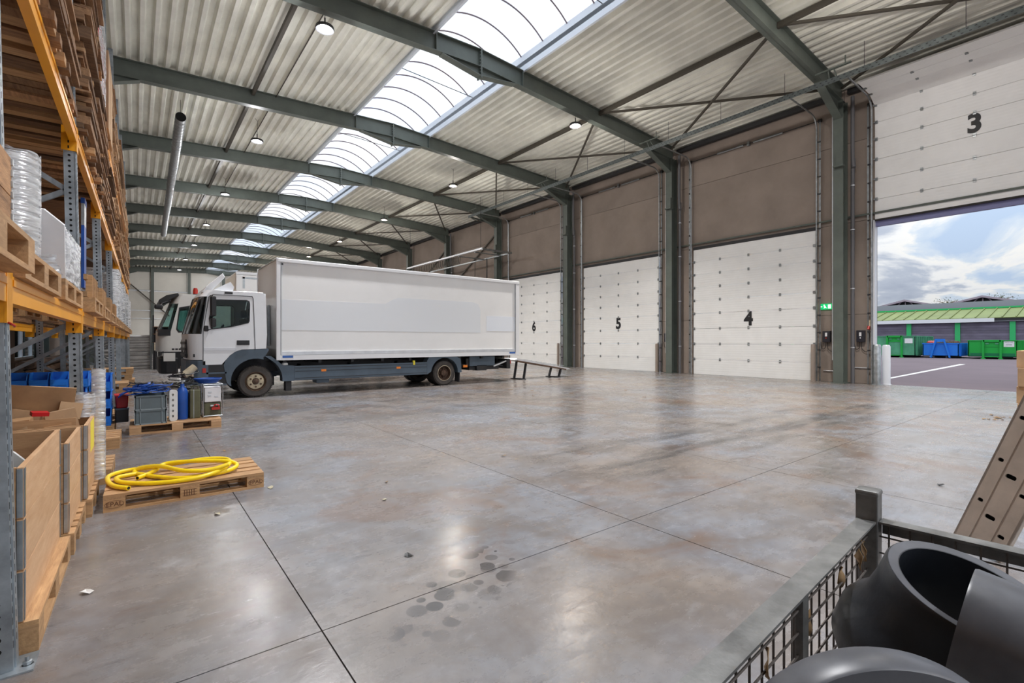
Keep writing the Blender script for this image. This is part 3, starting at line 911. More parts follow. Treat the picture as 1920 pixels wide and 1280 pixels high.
        t = thing('power_socket', 'cream socket with red plug ' + near, 'socket', (XW - 0.001, yc - 0.22, 2.02), 0, 'wall sockets')
        part('socket_box', MB().box((-0.09, -0.05, -0.1), (0, 0.05, 0.1)), 'hub_cream', t, bevel=0.01)
        part('plug', MB().cyl((-0.07, 0, -.09), (-0.11, 0, -.2), .04, 12), 'red_lens', t)
    part_j = thing('junction_box', 'small white junction box low beside the nearest column', 'junction box', (XW - 0.001, 6.36, 0.88))
    part('box_body', MB().box((-0.08, -0.1, -0.12), (0, 0.1, 0.12)), 'white_plastic', part_j, bevel=0.008)
    part('box_lid', MB().box((-0.088, -0.085, -0.1), (-.08, 0.085, 0.1)), 'paper', part_j)
    # conduits with handle low on the piers
    for y, lab in ((6.62, 'short grey conduit low on the wall beside door 4'), (5.6, 'thin grey conduit on the wall beside the open door')):
        t = tag(part('wall_conduit', MB().tube([(0, 0.12, 0), (0, -.2, 0.0)] if y > 6 else [(0, -.16, .15), (0, .2, .15)], 0.016, 6), 'alu', None, (XW - .03, y, 0.38)), lab, 'conduit')
    # green exit signs
    for y, lab in ((6.66, 'green exit sign on the wall between door 4 and the nearest column'), (19.8, 'small green exit sign on the wall between doors 5 and 6')):
        t = thing('exit_sign', lab, 'exit sign', (XW - 0.001, y, 2.66), 0, 'exit signs')
        part('sign_body', MB().box((-0.05, -0.20, -0.1), (0, 0.20, 0.1)), 'exit_green', t)
        pm = MB()
        pm.box((-.053, -.16, -.07), (-.05, -.07, .07)); pm.lathe([(0, -.001), (.02, -.001)], 10, Matrix.Translation((-.052, 0.05, .055)) @ Matrix.Rotation(R(-90), 4, 'Y'))
        pm.bar((-.052, .05, .03), (-.052, .03, -.01), .03, .003, (1, 0, 0)); pm.bar((-.052, .03, -.01), (-.052, .06, -.06), .018, .003, (1, 0, 0)); pm.bar((-.052, .03, -.01), (-.052, -.02, -.05), .018, .003, (1, 0, 0)); pm.bar((-.052, .06, .02), (-.052, .0, .015), .014, .003, (1, 0, 0))
        pm.bar((-.052, .17, 0), (-.052, .11, 0), .03, .003, (1, 0, 0))
        part('pictogram', pm, 'exit_white', t)


build_lamps(); build_services()

# ------------------------------------------------------------------ trucks
def wheel(parent, x, y, s, r=0.405, w=0.26, name='wheel', hub='hub_cream', dual=False):
    """wheel with its axle along y; s=-1 faces -y"""
    t = link(name, MB().lathe([(r * .60, -w / 2 + .02), (r * .66, -w / 2), (r * .88, -w / 2), (r * .97, -w / 2 + .03), (r, -w / 2 + .06), (r, w / 2 - .06), (r * .97, w / 2 - .03), (r * .88, w / 2), (r * .62, w / 2), (r * .6, w / 2 - .02)], 40,
             Matrix.Rotation(R(90), 4, 'X')).mesh('tyre', 'tyre', 35), parent, (x, y, r))
    tread = MB()
    for k in range(56):
        a = 2 * math.pi * k / 56
        mx = Matrix.Rotation(a, 4, 'Y')
        tread.box((-0.012, -w / 2 + .02, r - .02), (0.012, w / 2 - .02, r + .004), mx)
    part('tread', tread, 'rubber', t)
    f = s * w / 2
    rx = Matrix.Rotation(R(90), 4, 'X')
    prof = [(r * .61, 0.0), (r * .58, -.02), (r * .55, -.05), (r * .53, -.12)]
    prof = [(a, f * -1 * 1 + (-b) * s * -1) for a, b in prof]
    def ring(pr, m_, nm):
        return part(nm, MB().lathe([(a, -(f + b * -s)) for a, b in pr], 32, rx), m_, t, smooth=35)
    if not dual:
        ring([(r * .62, .01), (r * .58, .0), (r * .55, .05), (r * .48, .07)], 'rust_rim', 'rim')
        ring([(r * .50, .065), (r * .47, .03), (r * .42, .02), (r * .22, .02), (r * .20, .03)], hub, 'wheel_disc')
        ring([(0, .0), (r * .12, .0), (r * .17, .01), (r * .19, .035)], 'rust_rim', 'hub')
        bl = MB()
        for k in range(6):
            a = 2 * math.pi * (k + .5) / 6
            p = Vector((r * .33 * math.cos(a), f, r * .33 * math.sin(a)))
            bl.cyl(p + Vector((0, -s * .03, 0)), p + Vector((0, s * 0.0, 0)), 0.024, 8)
        part('wheel_nut', bl, 'rust_rim', t)
    else:
        ring([(r * .62, .01), (r * .57, .0), (r * .54, .05), (r * .52, .13), (r * .35, .14), (r * .3, .13)], 'rust_rim', 'rim')
        ring([(r * .62, -.004), (r * .585, -.006)], 'hub_cream', 'rim_edge')
        ring([(0, .02), (r * .22, .03), (r * .26, .07), (r * .3, .13)], 'rust_rim', 'hub')
        bl = MB()
        for k in range(8):
            a = 2 * math.pi * k / 8
            p = Vector((r * .34 * math.cos(a), f, r * .34 * math.sin(a)))
            bl.cyl(p + Vector((0, -s * .14, 0)), p + Vector((0, -s * .08, 0)), 0.02, 8)
        part('wheel_nut', bl, 'rust_rim', t)
    return t


def front_shell(parent, W, rows, mats, r=0.30, inset=0.0):
    """wrap-around nose between both sides; rows = [(z, x of the nose, x of the side edge)]"""
    out = []
    def plan(xf, xs):
        pts = []; n = 8
        for i in range(n + 1):
            a = R(90 * i / n); pts.append((xs - (xs - xf) * math.sin(a), r * (1 - math.cos(a))))
        m = [(x, W - y) for x, y in pts[::-1]]
        mid = [(xf - 0.05 * math.sin(math.pi * k / 8), r + (W - 2 * r) * k / 8) for k in range(1, 8)]
        return pts + mid + m
    for i, (nm, m_) in enumerate(mats):
        (z0, a0, b0), (z1, a1, b1) = rows[i], rows[i + 1]
        mb = MB(); k = 4; pl = []
        for j in range(k + 1):
            t = j / k; p = plan(a0 + (a1 - a0) * t, b0 + (b1 - b0) * t); pl.append([(x, y, z0 + (z1 - z0) * t) for x, y in p])
        n = len(pl[0])
        for q in pl: mb.v += q
        mb.f = [(j * n + c, j * n + c + 1, (j + 1) * n + c + 1, (j + 1) * n + c) for j in range(k) for c in range(n - 1)]
        out.append(part(nm, mb, m_, parent, smooth=40))
    return out


def rrect(x0, z0, x1, z1, r, n=4):
    p = []
    for cx, cz, a in ((x1 - r, z1 - r, 0), (x0 + r, z1 - r, 90), (x0 + r, z0 + r, 180), (x1 - r, z0 + r, 270)):
        p += arc(cx, cz, r, a, a + 90, n)
    return p


def build_truck_a():
    T = thing('box_truck', 'white box truck with dark blue skirts parked across the hall, nearest the viewer', 'truck', (0.95, 13.62, 0))
    W = 2.35
    win = [(0.53, 2.44), (1.24, 2.46), (1.30, 2.43), (1.315, 2.36), (1.305, 1.93), (1.28, 1.88), (0.90, 1.77), (0.50, 1.71), (0.47, 1.74), (0.43, 1.98)]
    side = [(0.31, 0.86), (0.70, 0.86), (0.76, 0.94), (0.86, 1.06), (0.98, 1.16), (1.12, 1.21), (1.68, 1.23), (1.70, 1.6), (1.675, 2.56), (1.62, 2.645), (1.5, 2.665), (0.56, 2.66), (0.44, 2.60), (0.385, 2.5), (0.27, 1.62), (0.29, 1.2)]
    for s, y in ((0, 0.0), (1, W - 0.04)):
        sp = part('side_panel', plate(side, [win], 0.04, 'xz', y), 'truck_white', T)
        part('side_window', plate([(a, b) for a, b in win], [], 0.006, 'xz', y + 0.017), 'glass', T)
        yo = y - 0.004 if s == 0 else y + .04
        g = MB()
        for p, q in (((0.315, 0.88), (0.315, 1.66)), ((0.315, 1.66), (0.43, 2.50)), ((0.43, 2.50), (0.52, 2.555)), ((0.52, 2.555), (1.36, 2.555)), ((1.36, 2.555), (1.385, 2.5)), ((1.385, 2.5), (1.43, 1.22))):
            g.bar((p[0], yo, p[1]), (q[0], yo, q[1]), 0.012, 0.012)
        part('door_gap', g, 'steel_dark', T)
        # black frame around the window
        iw = [(0.9 + (a - 0.9) * 0.955, 2.08 + (b - 2.08) * 0.93) for a, b in win]
        part('window_seal', plate(win, [iw], 0.012, 'xz', y - 0.004 if s == 0 else y + .032), 'plastic_black', T)
        part('door_crease', MB().box((0.33, yo - .004, 1.20), (1.0, yo + .004, 1.265)), 'truck_crease', T)
        h = part('door_handle', MB().box((1.02, yo - .02, 1.33), (1.30, yo + .02, 1.45)), 'plastic_black', T, bevel=0.01)
        part('handle_bar', MB().box((1.06, yo - .035, 1.37), (1.26, yo - .02, 1.40)), 'steel_dark', h)
    shell = front_shell(T, W, [(0.98, 0.06, 0.30), (1.60, 0.02, 0.27), (2.50, 0.24, 0.385), (2.665, 0.36, 0.56)],
                        [('front_panel', 'truck_white'), ('windscreen', 'screen_glass'), ('roof_front', 'truck_white')], r=0.26)
    part('screen_base', MB().box((0.03, 0.25, 1.54), (0.14, W - .25, 1.63)), 'plastic_black', T)
    pl_ = MB()
    for y in (0.012, W - .012): pl_.bar((0.27, y, 1.60), (0.385, y, 2.50), 0.05, 0.02)
    part('pillar_trim', pl_, 'plastic_black', T)
    part('roof', MB().box((0.54, 0.01, 2.63), (1.62, W - .01, 2.672)), 'truck_white', T, bevel=0.02)
    part('rear_panel', plate([(0.02, 1.2), (W - .02, 1.2), (W - .02, 2.64), (0.02, 2.64)], [rrect(0.75, 1.75, W - .75, 2.35, 0.06)], 0.04, 'yz', 1.635), 'truck_white', T)
    part('cab_floor', MB().box((0.12, 0.05, 1.05), (1.64, W - .05, 1.12)), 'seat_dark', T)
    for y in (0.55, 1.75):
        s = part('seat', MB().box((0.95, y - .25, 1.12), (1.45, y + .25, 1.45)), 'seat_dark', T, bevel=.05)
        part('seat_back', MB().box((1.36, y - .24, 1.4), (1.52, y + .24, 2.05)), 'seat_dark', s, bevel=.05)
        part('head_rest', MB().box((1.38, y - .13, 2.08), (1.5, y + .13, 2.3)), 'seat_dark', s, bevel=.04)
    part('dashboard', MB().box((0.2, 0.1, 1.12), (0.55, W - .1, 1.62)), 'seat_dark', T, bevel=.05)
    part('steering_wheel', MB().tube([(0.72 + .08 * math.cos(a), 0.55 + .22 * math.sin(a), 1.66 + .18 * math.cos(a)) for a in [2 * math.pi * k / 20 for k in range(20)]], 0.016, 6, closed=True), 'plastic_black', T, smooth=50)
    # nose details
    for z in (1.05, 1.2, 1.35): part('grille_slat', MB().box((-0.02, 0.45, z), (0.05, W - .45, z + .07)), 'plastic_black', T, bevel=.01)
    part('grille_recess', MB().box((0.0, 0.42, 1.02), (0.03, W - .42, 1.47)), 'steel_dark', T)
    b = MB().prism([(0.38, 0.0), (0.2, 0.0), (0.06, 0.12), (0.0, 0.32), (-0.02, W / 2), (0.0, W - .32), (0.06, W - .12), (0.2, W), (0.38, W)], 0.36, 0.97, 'z')
    part('bumper', b, 'truck_blue', T, bevel=.02)
    for y in (0.14, W - .42):
        hl = part('headlight', MB().prism([(0.10, 0.04), (-0.01, 0.26), (-.005, 0.30), (0.13, 0.05)] if y < 1 else [(0.10, W - .04), (-.01, W - .26), (-.005, W - .30), (.13, W - .05)], 0.56, 0.76, 'z'), 'lamp_lens', T)
    part('indicator', MB().box((0.30, -0.012, 0.67), (0.37, 0.01, 0.78)), 'red_lens', T)
    # step and fender on both sides
    for s, y in ((0, 0.0), (1, W - 0.30)):
        st = part('step', MB().box((0.38, y + .02, 0.36), (0.80, y + .28, 0.86)), 'plastic_black', T, bevel=.01)
        part('step_tread', MB().box((0.38, y + .0, 0.635), (0.80, y + .3, 0.675)), 'truck_blue', st)
        part('step_tread', MB().box((0.36, y + .0, 0.345), (0.80, y + .3, 0.39)), 'truck_blue', st)
        part('step_wall', MB().box((0.36, y, 0.36), (0.42, y + .3, 0.86)), 'truck_blue', st)
        out_ = [(0.86, 0.34), (0.80, 0.42), (0.74, 0.84), (0.78, 0.96), (0.87, 1.08), (0.99, 1.17), (1.13, 1.22), (1.72, 1.24), (1.745, 1.2), (1.66, 1.05), (1.62, 1.02)]
        inn = [(1.45 + .56 * math.cos(R(a)), .43 + .56 * math.sin(R(a))) for a in range(72, 196, 12)]
        part('fender', plate(out_ + inn, [], 0.30, 'xz', y), 'truck_blue', T)
        o2 = [(1.45 + .70 * math.cos(R(a)), .43 + .70 * math.sin(R(a))) for a in range(58, -4, -10)] + [(2.35, .40), (2.35, 0.76), (2.36, .38), (2.02, .38)]
        o2 = [(1.45 + .62 * math.cos(R(a)), .43 + .62 * math.sin(R(a))) for a in range(2, 66, 8)]
        o3 = [(1.63, 1.06), (1.80, 1.04), (1.95, 0.92), (2.07, 0.80), (2.36, 0.78), (2.36, 0.38), (2.07, 0.38)]
        part('rear_fender', plate(o3 + o2, [], 0.30, 'xz', y), 'truck_blue', T)
        part('mudflap', MB().box((2.16, y + .05, 0.12), (2.3, y + .07 + .2, 0.40)), 'mudflap', T)
    for y, s in ((0.16, -1), (W - .16, 1)): wheel(T, 1.45, y, s)
    for y, s in ((0.16, -1), (W - .16, 1)):
        wheel(T, 6.92, y, s, dual=True, r=0.40); wheel(T, 6.92, y - s * .30, s, dual=True, r=.40)
    # mirrors
    for s, y in ((0, -0.12), (1, W + .12)):
        mr = part('mirror', MB().box((0.44, y - .12, 2.02), (0.56, y + .05, 2.50)), 'plastic_black', T, bevel=.03)
        part('wide_mirror', MB().box((0.45, y - .11, 1.76), (0.56, y + .04, 1.98)), 'plastic_black', mr, bevel=.03)
        part('mirror_arm', MB().tube([(0.46, y + (.12 if s == 0 else -.12), 2.52), (0.49, y, 2.53), (0.49, y, 1.72), (0.42, y + (.12 if s == 0 else -.12), 1.70)], 0.014, 6), 'plastic_black', mr)
    part('mirror_bracket', MB().box((0.33, -.04, 1.66), (0.42, 0.0, 1.80)), 'plastic_black', T, bevel=.02)
    part('side_lamp', MB().box((0.76, -0.01, 2.585), (0.93, 0.02, 2.635)), 'plastic_black', T)
    # roof deflector
    df = MB()
    Y_ = W
    df.prism([(0.30, 2.60), (0.40, 2.76), (0.74, 3.11), (0.79, 3.02), (0.76, 2.97), (0.50, 2.66)], 0.16, Y_ - .16)
    part('roof_deflector', df, 'truck_white', T, bevel=.015)
    part('deflector_side', MB().prism([(0.50, 2.66), (0.90, 2.90), (0.98, 2.78), (0.95, 2.66)], 0.12, 0.22), 'truck_white', T)
    part('deflector_side', MB().prism([(0.50, 2.66), (0.90, 2.90), (0.98, 2.78), (0.95, 2.66)], Y_ - .22, Y_ - .12), 'truck_white', T)
    # chassis
    ch = MB()
    for y in (0.72, 1.5): ch.box((0.5, y, 0.62), (9.6, y + .09, 0.86))
    for x in (1.0, 2.6, 4.0, 5.5, 6.9, 8.3, 9.4): ch.box((x, .72, .64), (x + .1, 1.59, .8))
    part('chassis', ch, 'steel_dark', T)
    for x in (1.45, 6.92): part('axle', MB().cyl((x, .2, .41), (x, W - .2, .41), .07, 12), 'steel_dark', T)
    part('engine', MB().box((0.5, .75, .4), (1.9, 1.6, 1.05)), 'steel_dark', T)
    for k in range(9):
        x = 2.1 + k * .9
        part('cross_member', MB().box((x, 0.08, 0.84), (x + .08, W - .0, 0.93)), 'steel_dark', T)
    for s, y in ((0, 0.0), (1, W - 0.05)):
        sk = part('side_skirt', MB().box((2.36, y, 0.385), (6.28, y + .05, 0.77)), 'truck_blue', T, bevel=.01)
        gr = MB()
        for z in (0.44, 0.62, 0.71): gr.box((2.38, y - .004, z), (6.26, y + .054, z + .012))
        part('skirt_groove', gr, 'steel_dark', sk)
        for x in (3.05, 5.25): part('reflector', MB().box((x, y - .012, .60), (x + .13, y + .06, .66)), 'orange_lens', sk)
        part('marker_tag', MB().box((5.8, y - .012, .70), (5.86, y + .06, .83)), 'yellow_sign', sk)
        out_ = [(6.28, .38), (6.28, 0.80), (6.36, .93), (7.36, .93), (7.52, .84), (7.56, .40), (7.42, .40)]
        inn = [(6.92 + .50 * math.cos(R(a)), .40 + .50 * math.sin(R(a))) for a in range(4, 178, 14)]
        part('rear_wheel_arch', plate(out_ + inn, [], 0.28 if s == 0 else -.28, 'xz', y), 'truck_blue', T)
        part('mudflap', MB().box((7.47, y + (.02 if s == 0 else -.25), 0.09), (7.50, y + (.3 if s == 0 else .03), 0.5)), 'mudflap', T)
    part('spare_bracket', MB().box((2.95, 0.1, 0.28), (3.3, 0.5, 0.42)), 'truck_blue', T, bevel=.02)
    part('fuel_cap', MB().lathe([(0, .06), (.06, .06), (.08, .03), (.08, 0)], 16, Matrix.Translation((2.15, .12, .80))), 'white_plastic', T, smooth=40)
    part('air_tank', MB().cyl((7.75, .5, .62), (7.75, 1.9, .62), .14, 16), 'steel_dark', T, smooth=40)
    # lift gear below the tail
    tl = MB(); tl.box((7.9, .25, .58), (9.0, .33, .84)); tl.box((8.3, .2, .42), (8.7, .5, .6)); tl.box((8.05, .3, .44), (9.3, 2.0, .56)); tl.bar((8.8, .35, .5), (9.6, .3, .74), .06, .06); tl.bar((8.8, .42, .62), (9.5, .35, .55), .05, .05)
    part('lift_gear', tl, 'steel_dark', T)
    part('lift_plate', MB().box((8.0, .2, .58), (9.05, .25, .90)), 'truck_blue', T)
    part('lift_cylinder', MB().cyl((9.0, .2, .55), (9.55, .2, .72), .03, 10), 'alu', T)
    part('underrun_bar', MB().box((9.55, .15, .45), (9.72, 2.2, .80)), 'steel_dark', T, bevel=.02)
    part('tail_lamp', MB().box((9.70, .15, .62), (9.74, .5, .74)), 'red_lens', T)
    part('side_marker', MB().box((7.62, -.005, .56), (7.78, .03, .64)), 'orange_lens', T)
    # the box
    x0, x1, z0, z1, W2 = 1.93, 9.98, 0.93, 3.59, 2.48
    yo = -0.02
    bx = part('box_wall', MB().box((x0 + .06, yo + .01, z0 + .22), (x1 - .05, yo + .05, z1 - .10)), 'box_white', T, label='white side wall of the cargo box with faint pale print marks')
    part('box_wall', MB().box((x0 + .06, yo + W2 - .05, z0 + .22), (x1 - .05, yo + W2 - .01, z1 - .10)), 'box_white', T)
    part('box_front', MB().box((x0, yo + .06, z0), (x0 + .05, yo + W2 - .06, z1 - .03)), 'box_front', T)
    part('box_roof', MB().box((x0, yo + .03, z1 - .05), (x1, yo + W2 - .03, z1 - .01)), 'box_white', T)
    part('box_floor', MB().box((x0, yo + .02, z0), (x1, yo + W2 - .02, z0 + .08)), 'alu', T)
    for y in (yo, yo + W2):
        e = -1 if y == yo else 1
        part('roof_rail', MB().box((x0, y - .035, z1 - .11), (x1, y + .035, z1)), 'rail_white', T, bevel=.02)
        part('floor_rail', MB().box((x0, y - .015, z0), (x1, y + .015, z0 + .13)), 'rail_white', T)
        part('scuff_rail', MB().box((x0 + .1, y - .012, z0 + .135), (x1 - .06, y + .012, z0 + .225)), 'alu', T)
        part('corner_post', MB().box((x0 - .02, y - .025, z0), (x0 + .09, y + .025, z1)), 'rail_white', T, bevel=.015)
        part('corner_post', MB().box((x1 - .18, y - .025, z0), (x1, y + .025, z1)), 'rail_white', T, bevel=.015)
        part('post_seal', MB().box((x1 - .19, y - .028, z0 + .1), (x1 - .178, y + .028, z1 - .12)), 'steel_track', T)
        part('post_seal', MB().box((x0 + .09, y - .028, z0 + .22), (x0 + .1, y + .028, z1 - .1)), 'steel_track', T)
    part('film_patch', plate([(2.05, 1.62 + .1), (8.3, 1.72), (8.3, 2.62 - .12), (8.2, 2.7 - .02), (8.0, 2.74), (5.3, 2.74), (5.1, 2.66), (4.9, 2.54), (2.05, 2.52)], [], .003, 'xz', yo + .006), 'box_patch', T)
    part('film_patch', plate([(8.55, 1.78), (9.8, 1.78), (9.8, 2.3), (8.55, 2.3)], [], .003, 'xz', yo + .005), 'box_patch2', T)
    for x in (x0 + .13, x1 - .45): part('maker_tag', MB().box((x, yo - .018, z0 + .06), (x + .26, yo - .014, z0 + .12)), 'blue_tag', T)
    part('corner_mark', MB().box((x0 + .11, yo + .004, z1 - .42), (x0 + .15, yo + .012, z1 - .13)).box((x0 + .11, yo + .004, z1 - .17), (x0 + .5, yo + .012, z1 - .13)), 'rail_white', T)
    part('front_louvre', MB().box((x0 - .06, .75, 1.3), (x0 - .01, 1.8, 2.4)), 'steel_track', T)
    part('rear_doors', MB().box((x1 - .04, yo + .06, z0 + .05), (x1 - .01, yo + W2 - .06, z1 - .08)), 'box_white', T)


mat('truck_crease', (0.66, 0.68, 0.72), 0.4)
mat('rail_white', (0.78, 0.79, 0.81), 0.35)
mat('box_front', (0.62, 0.58, 0.54), 0.25, coat=0.4)
mat('box_patch2', (0.80, 0.84, 0.90), 0.3)
glass_mat('screen_glass', (0.28, 0.26, 0.24), 0.35)


def build_truck_b():
    T = thing('box_truck', 'white truck with black sun visor and red beacon behind the nearest truck', 'truck', (0.56, 18.6, 0))
    W = 2.35
    win = [(0.52, 2.50), (1.35, 2.72), (1.42, 2.68), (1.44, 2.3), (1.35, 1.86), (1.2, 1.74), (0.50, 1.70), (0.44, 1.8)]
    side = [(0.30, 1.10), (1.95, 1.10), (1.95, 2.85), (1.85, 2.93), (0.62, 2.90), (0.56, 2.86), (0.30, 1.72)]
    for y in (0.0, W - .04):
        part('side_panel', plate(side, [win], 0.04, 'xz', y), 'truck_white_b', T)
        part('side_window', plate(win, [], 0.006, 'xz', y + .017), 'glass_teal', T)
        iw = [(0.95 + (a - 0.95) * 0.93, 2.2 + (b - 2.2) * 0.90) for a, b in win]
        part('window_seal', plate(win, [iw], 0.012, 'xz', y - .004 if y == 0 else y + .032), 'plastic_black', T)
    front_shell(T, W, [(1.10, 0.0, 0.30), (1.72, 0.0, 0.30), (2.62, 0.34, 0.50), (2.93, 0.45, 0.62)], [('front_panel', 'truck_white_b'), ('windscreen', 'glass_teal'), ('roof_front', 'truck_white_b')], r=0.24)
    part('screen_base', MB().box((-.02, .0, 1.60), (0.30, W, 1.80)), 'plastic_black', T)
    part('roof', MB().box((0.6, 0.02, 2.9), (1.9, W - .02, 2.94)), 'truck_white_b', T)
    part('rear_panel', MB().box((1.9, 0.02, 1.1), (1.95, W - .02, 2.9)), 'truck_white_b', T)
    part('cab_floor', MB().box((0.1, .05, 1.05), (1.9, W - .05, 1.12)), 'seat_dark', T)
    part('dashboard', MB().box((0.1, .1, 1.12), (.55, W - .1, 1.7)), 'seat_dark', T, bevel=.05)
    for y in (.55, 1.75):
        s = part('seat', MB().box((1.1, y - .25, 1.12), (1.6, y + .25, 1.5)), 'seat_dark', T, bevel=.05)
        part('seat_back', MB().box((1.5, y - .24, 1.4), (1.66, y + .24, 2.3)), 'seat_dark', s, bevel=.05)
    part('sun_visor', MB().prism([(0.02, 2.60), (0.0, 2.72), (0.2, 2.88), (0.5, 2.96), (0.52, 2.88), (0.3, 2.74), (0.12, 2.58)], -.02, W + .02), 'plastic_black', T, bevel=.02)
    mr = part('mirror', MB().box((-.12, -.26, 2.42), (0.1, -.1, 2.56)), 'plastic_black', T, bevel=.04)
    part('mirror_arm', MB().tube([(0.0, -.2, 2.5), (.1, -.15, 2.62), (.3, -.02, 2.7)], .02, 6), 'plastic_black', mr)
    b = part('beacon', MB().lathe([(0, .2), (.05, .19), (.07, .12), (.07, .0)], 14, Matrix.Translation((0.98, .3, 2.98))), 'red_lens', T, smooth=40)
    part('beacon_base', MB().lathe([(0.06, .06), (.09, .0), (0, 0)], 14, Matrix.Translation((0.98, .3, 2.93))), 'plastic_black', b)
    part('bumper', MB().prism([(0.5, 0.0), (0.2, 0.0), (0.05, 0.12), (0.0, 0.32), (0.0, W - .32), (0.05, W - .12), (0.2, W), (0.5, W)], 0.40, 0.92, 'z'), 'plastic_black', T, bevel=.05)
    part('lower_panel', MB().box((0.3, .02, .55), (2.0, W - .02, 1.10)), 'plastic_black', T)
    part('headlight', MB().box((0.12, -.01, .80), (.42, .2, 1.06)), 'truck_white_b', T)
    v = MB()
    for k in range(8): v.box((.33 + k * .09, -.006, 1.15), (.40 + k * .09, .01, 1.20))
    part('vent_row', v, 'steel_dark', T)
    for y, s in ((.16, -1), (W - .16, 1)):
        wheel(T, 1.45, y, s, r=.48); wheel(T, 6.3, y, s, r=.48, dual=True)
    ch = MB()
    for y in (.72, 1.5): ch.box((.5, y, .7), (8.6, y + .09, .95))
    part('chassis', ch, 'steel_dark', T)
    x0, x1, z0, z1 = 2.10, 8.9, 1.05, 3.78
    part('cargo_box', MB().box((x0, -.03, z0), (x1, W + .06, z1)), 'box_white', T, bevel=.03)
    part('box_front', MB().box((x0 - .012, .06, z0 + .1), (x0, W - .02, z1 - .08)), 'gable', T)
    part('corner_mark', MB().box((x0 + .2, -.036, z1 - .55), (x0 + .27, -.03, z1 - .16)).box((x0 + .2, -.036, z1 - .22), (x0 + .75, -.03, z1 - .16)), 'steel_galv', T)
    part('roof_rail', MB().box((x0, -.05, z1 - .08), (x1, -.02, z1 + .01)), 'rail_white', T)


mat('truck_white_b', (0.70, 0.69, 0.66), 0.35, 0.0, 0.04, 2)
glass_mat('glass_teal', (0.50, 0.68, 0.66), 0.3)


def build_ramp_tail():
    t = thing('loading_ramp', 'low aluminium ramp on dark legs behind the white truck', 'ramp', (10.98, 13.9, 0))
    part('deck', MB().prism([(0, .74), (.1, .80), (2.7, 0.36), (2.9, .30), (2.65, .30)], 0, 0.75), 'alu', t)
    part('side_beam', MB().prism([(0.1, .66), (.1, .73), (2.6, .33), (2.6, .28)], -.02, .02), 'rust_rim', t)
    rb = MB()
    for k in range(9):
        x = .6 + k * .24; rb.box((x, 0.04, .80 - (x - .1) * .147), (x + .03, .71, .812 - (x - .1) * .147))
    part('tread_rib', rb, 'steel_galv', t)
    for x, zt in ((0.45, .66), (2.25, .36)):
        for y in (.05, .62): part('leg', MB().bar((x + .12, y, zt), (x, y, 0.02), .09, .05), 'steel_dark', t)
        part('foot', MB().box((x - .12, 0.0, 0), (x + .08, .70, .03)), 'steel_dark', t)


build_truck_a(); build_truck_b(); build_ramp_tail()

# ------------------------------------------------------------------ pallet racks and what is stored in them
BY = [3.0 + 3.1 * k for k in range(-1, 8)]
LV = [1.71, 3.40, 5.11, 6.82]
LVN = ['lowest', 'second', 'third', 'top']
BN = ['bay behind the first post', 'first bay', 'second bay', 'third bay', 'fourth bay', 'fifth bay', 'sixth bay', 'seventh bay']
SKEW = 0.0105


def rx(y, z=0.0): return -0.44 + SKEW * y - 0.02 * z


RROT = -math.atan(SKEW)


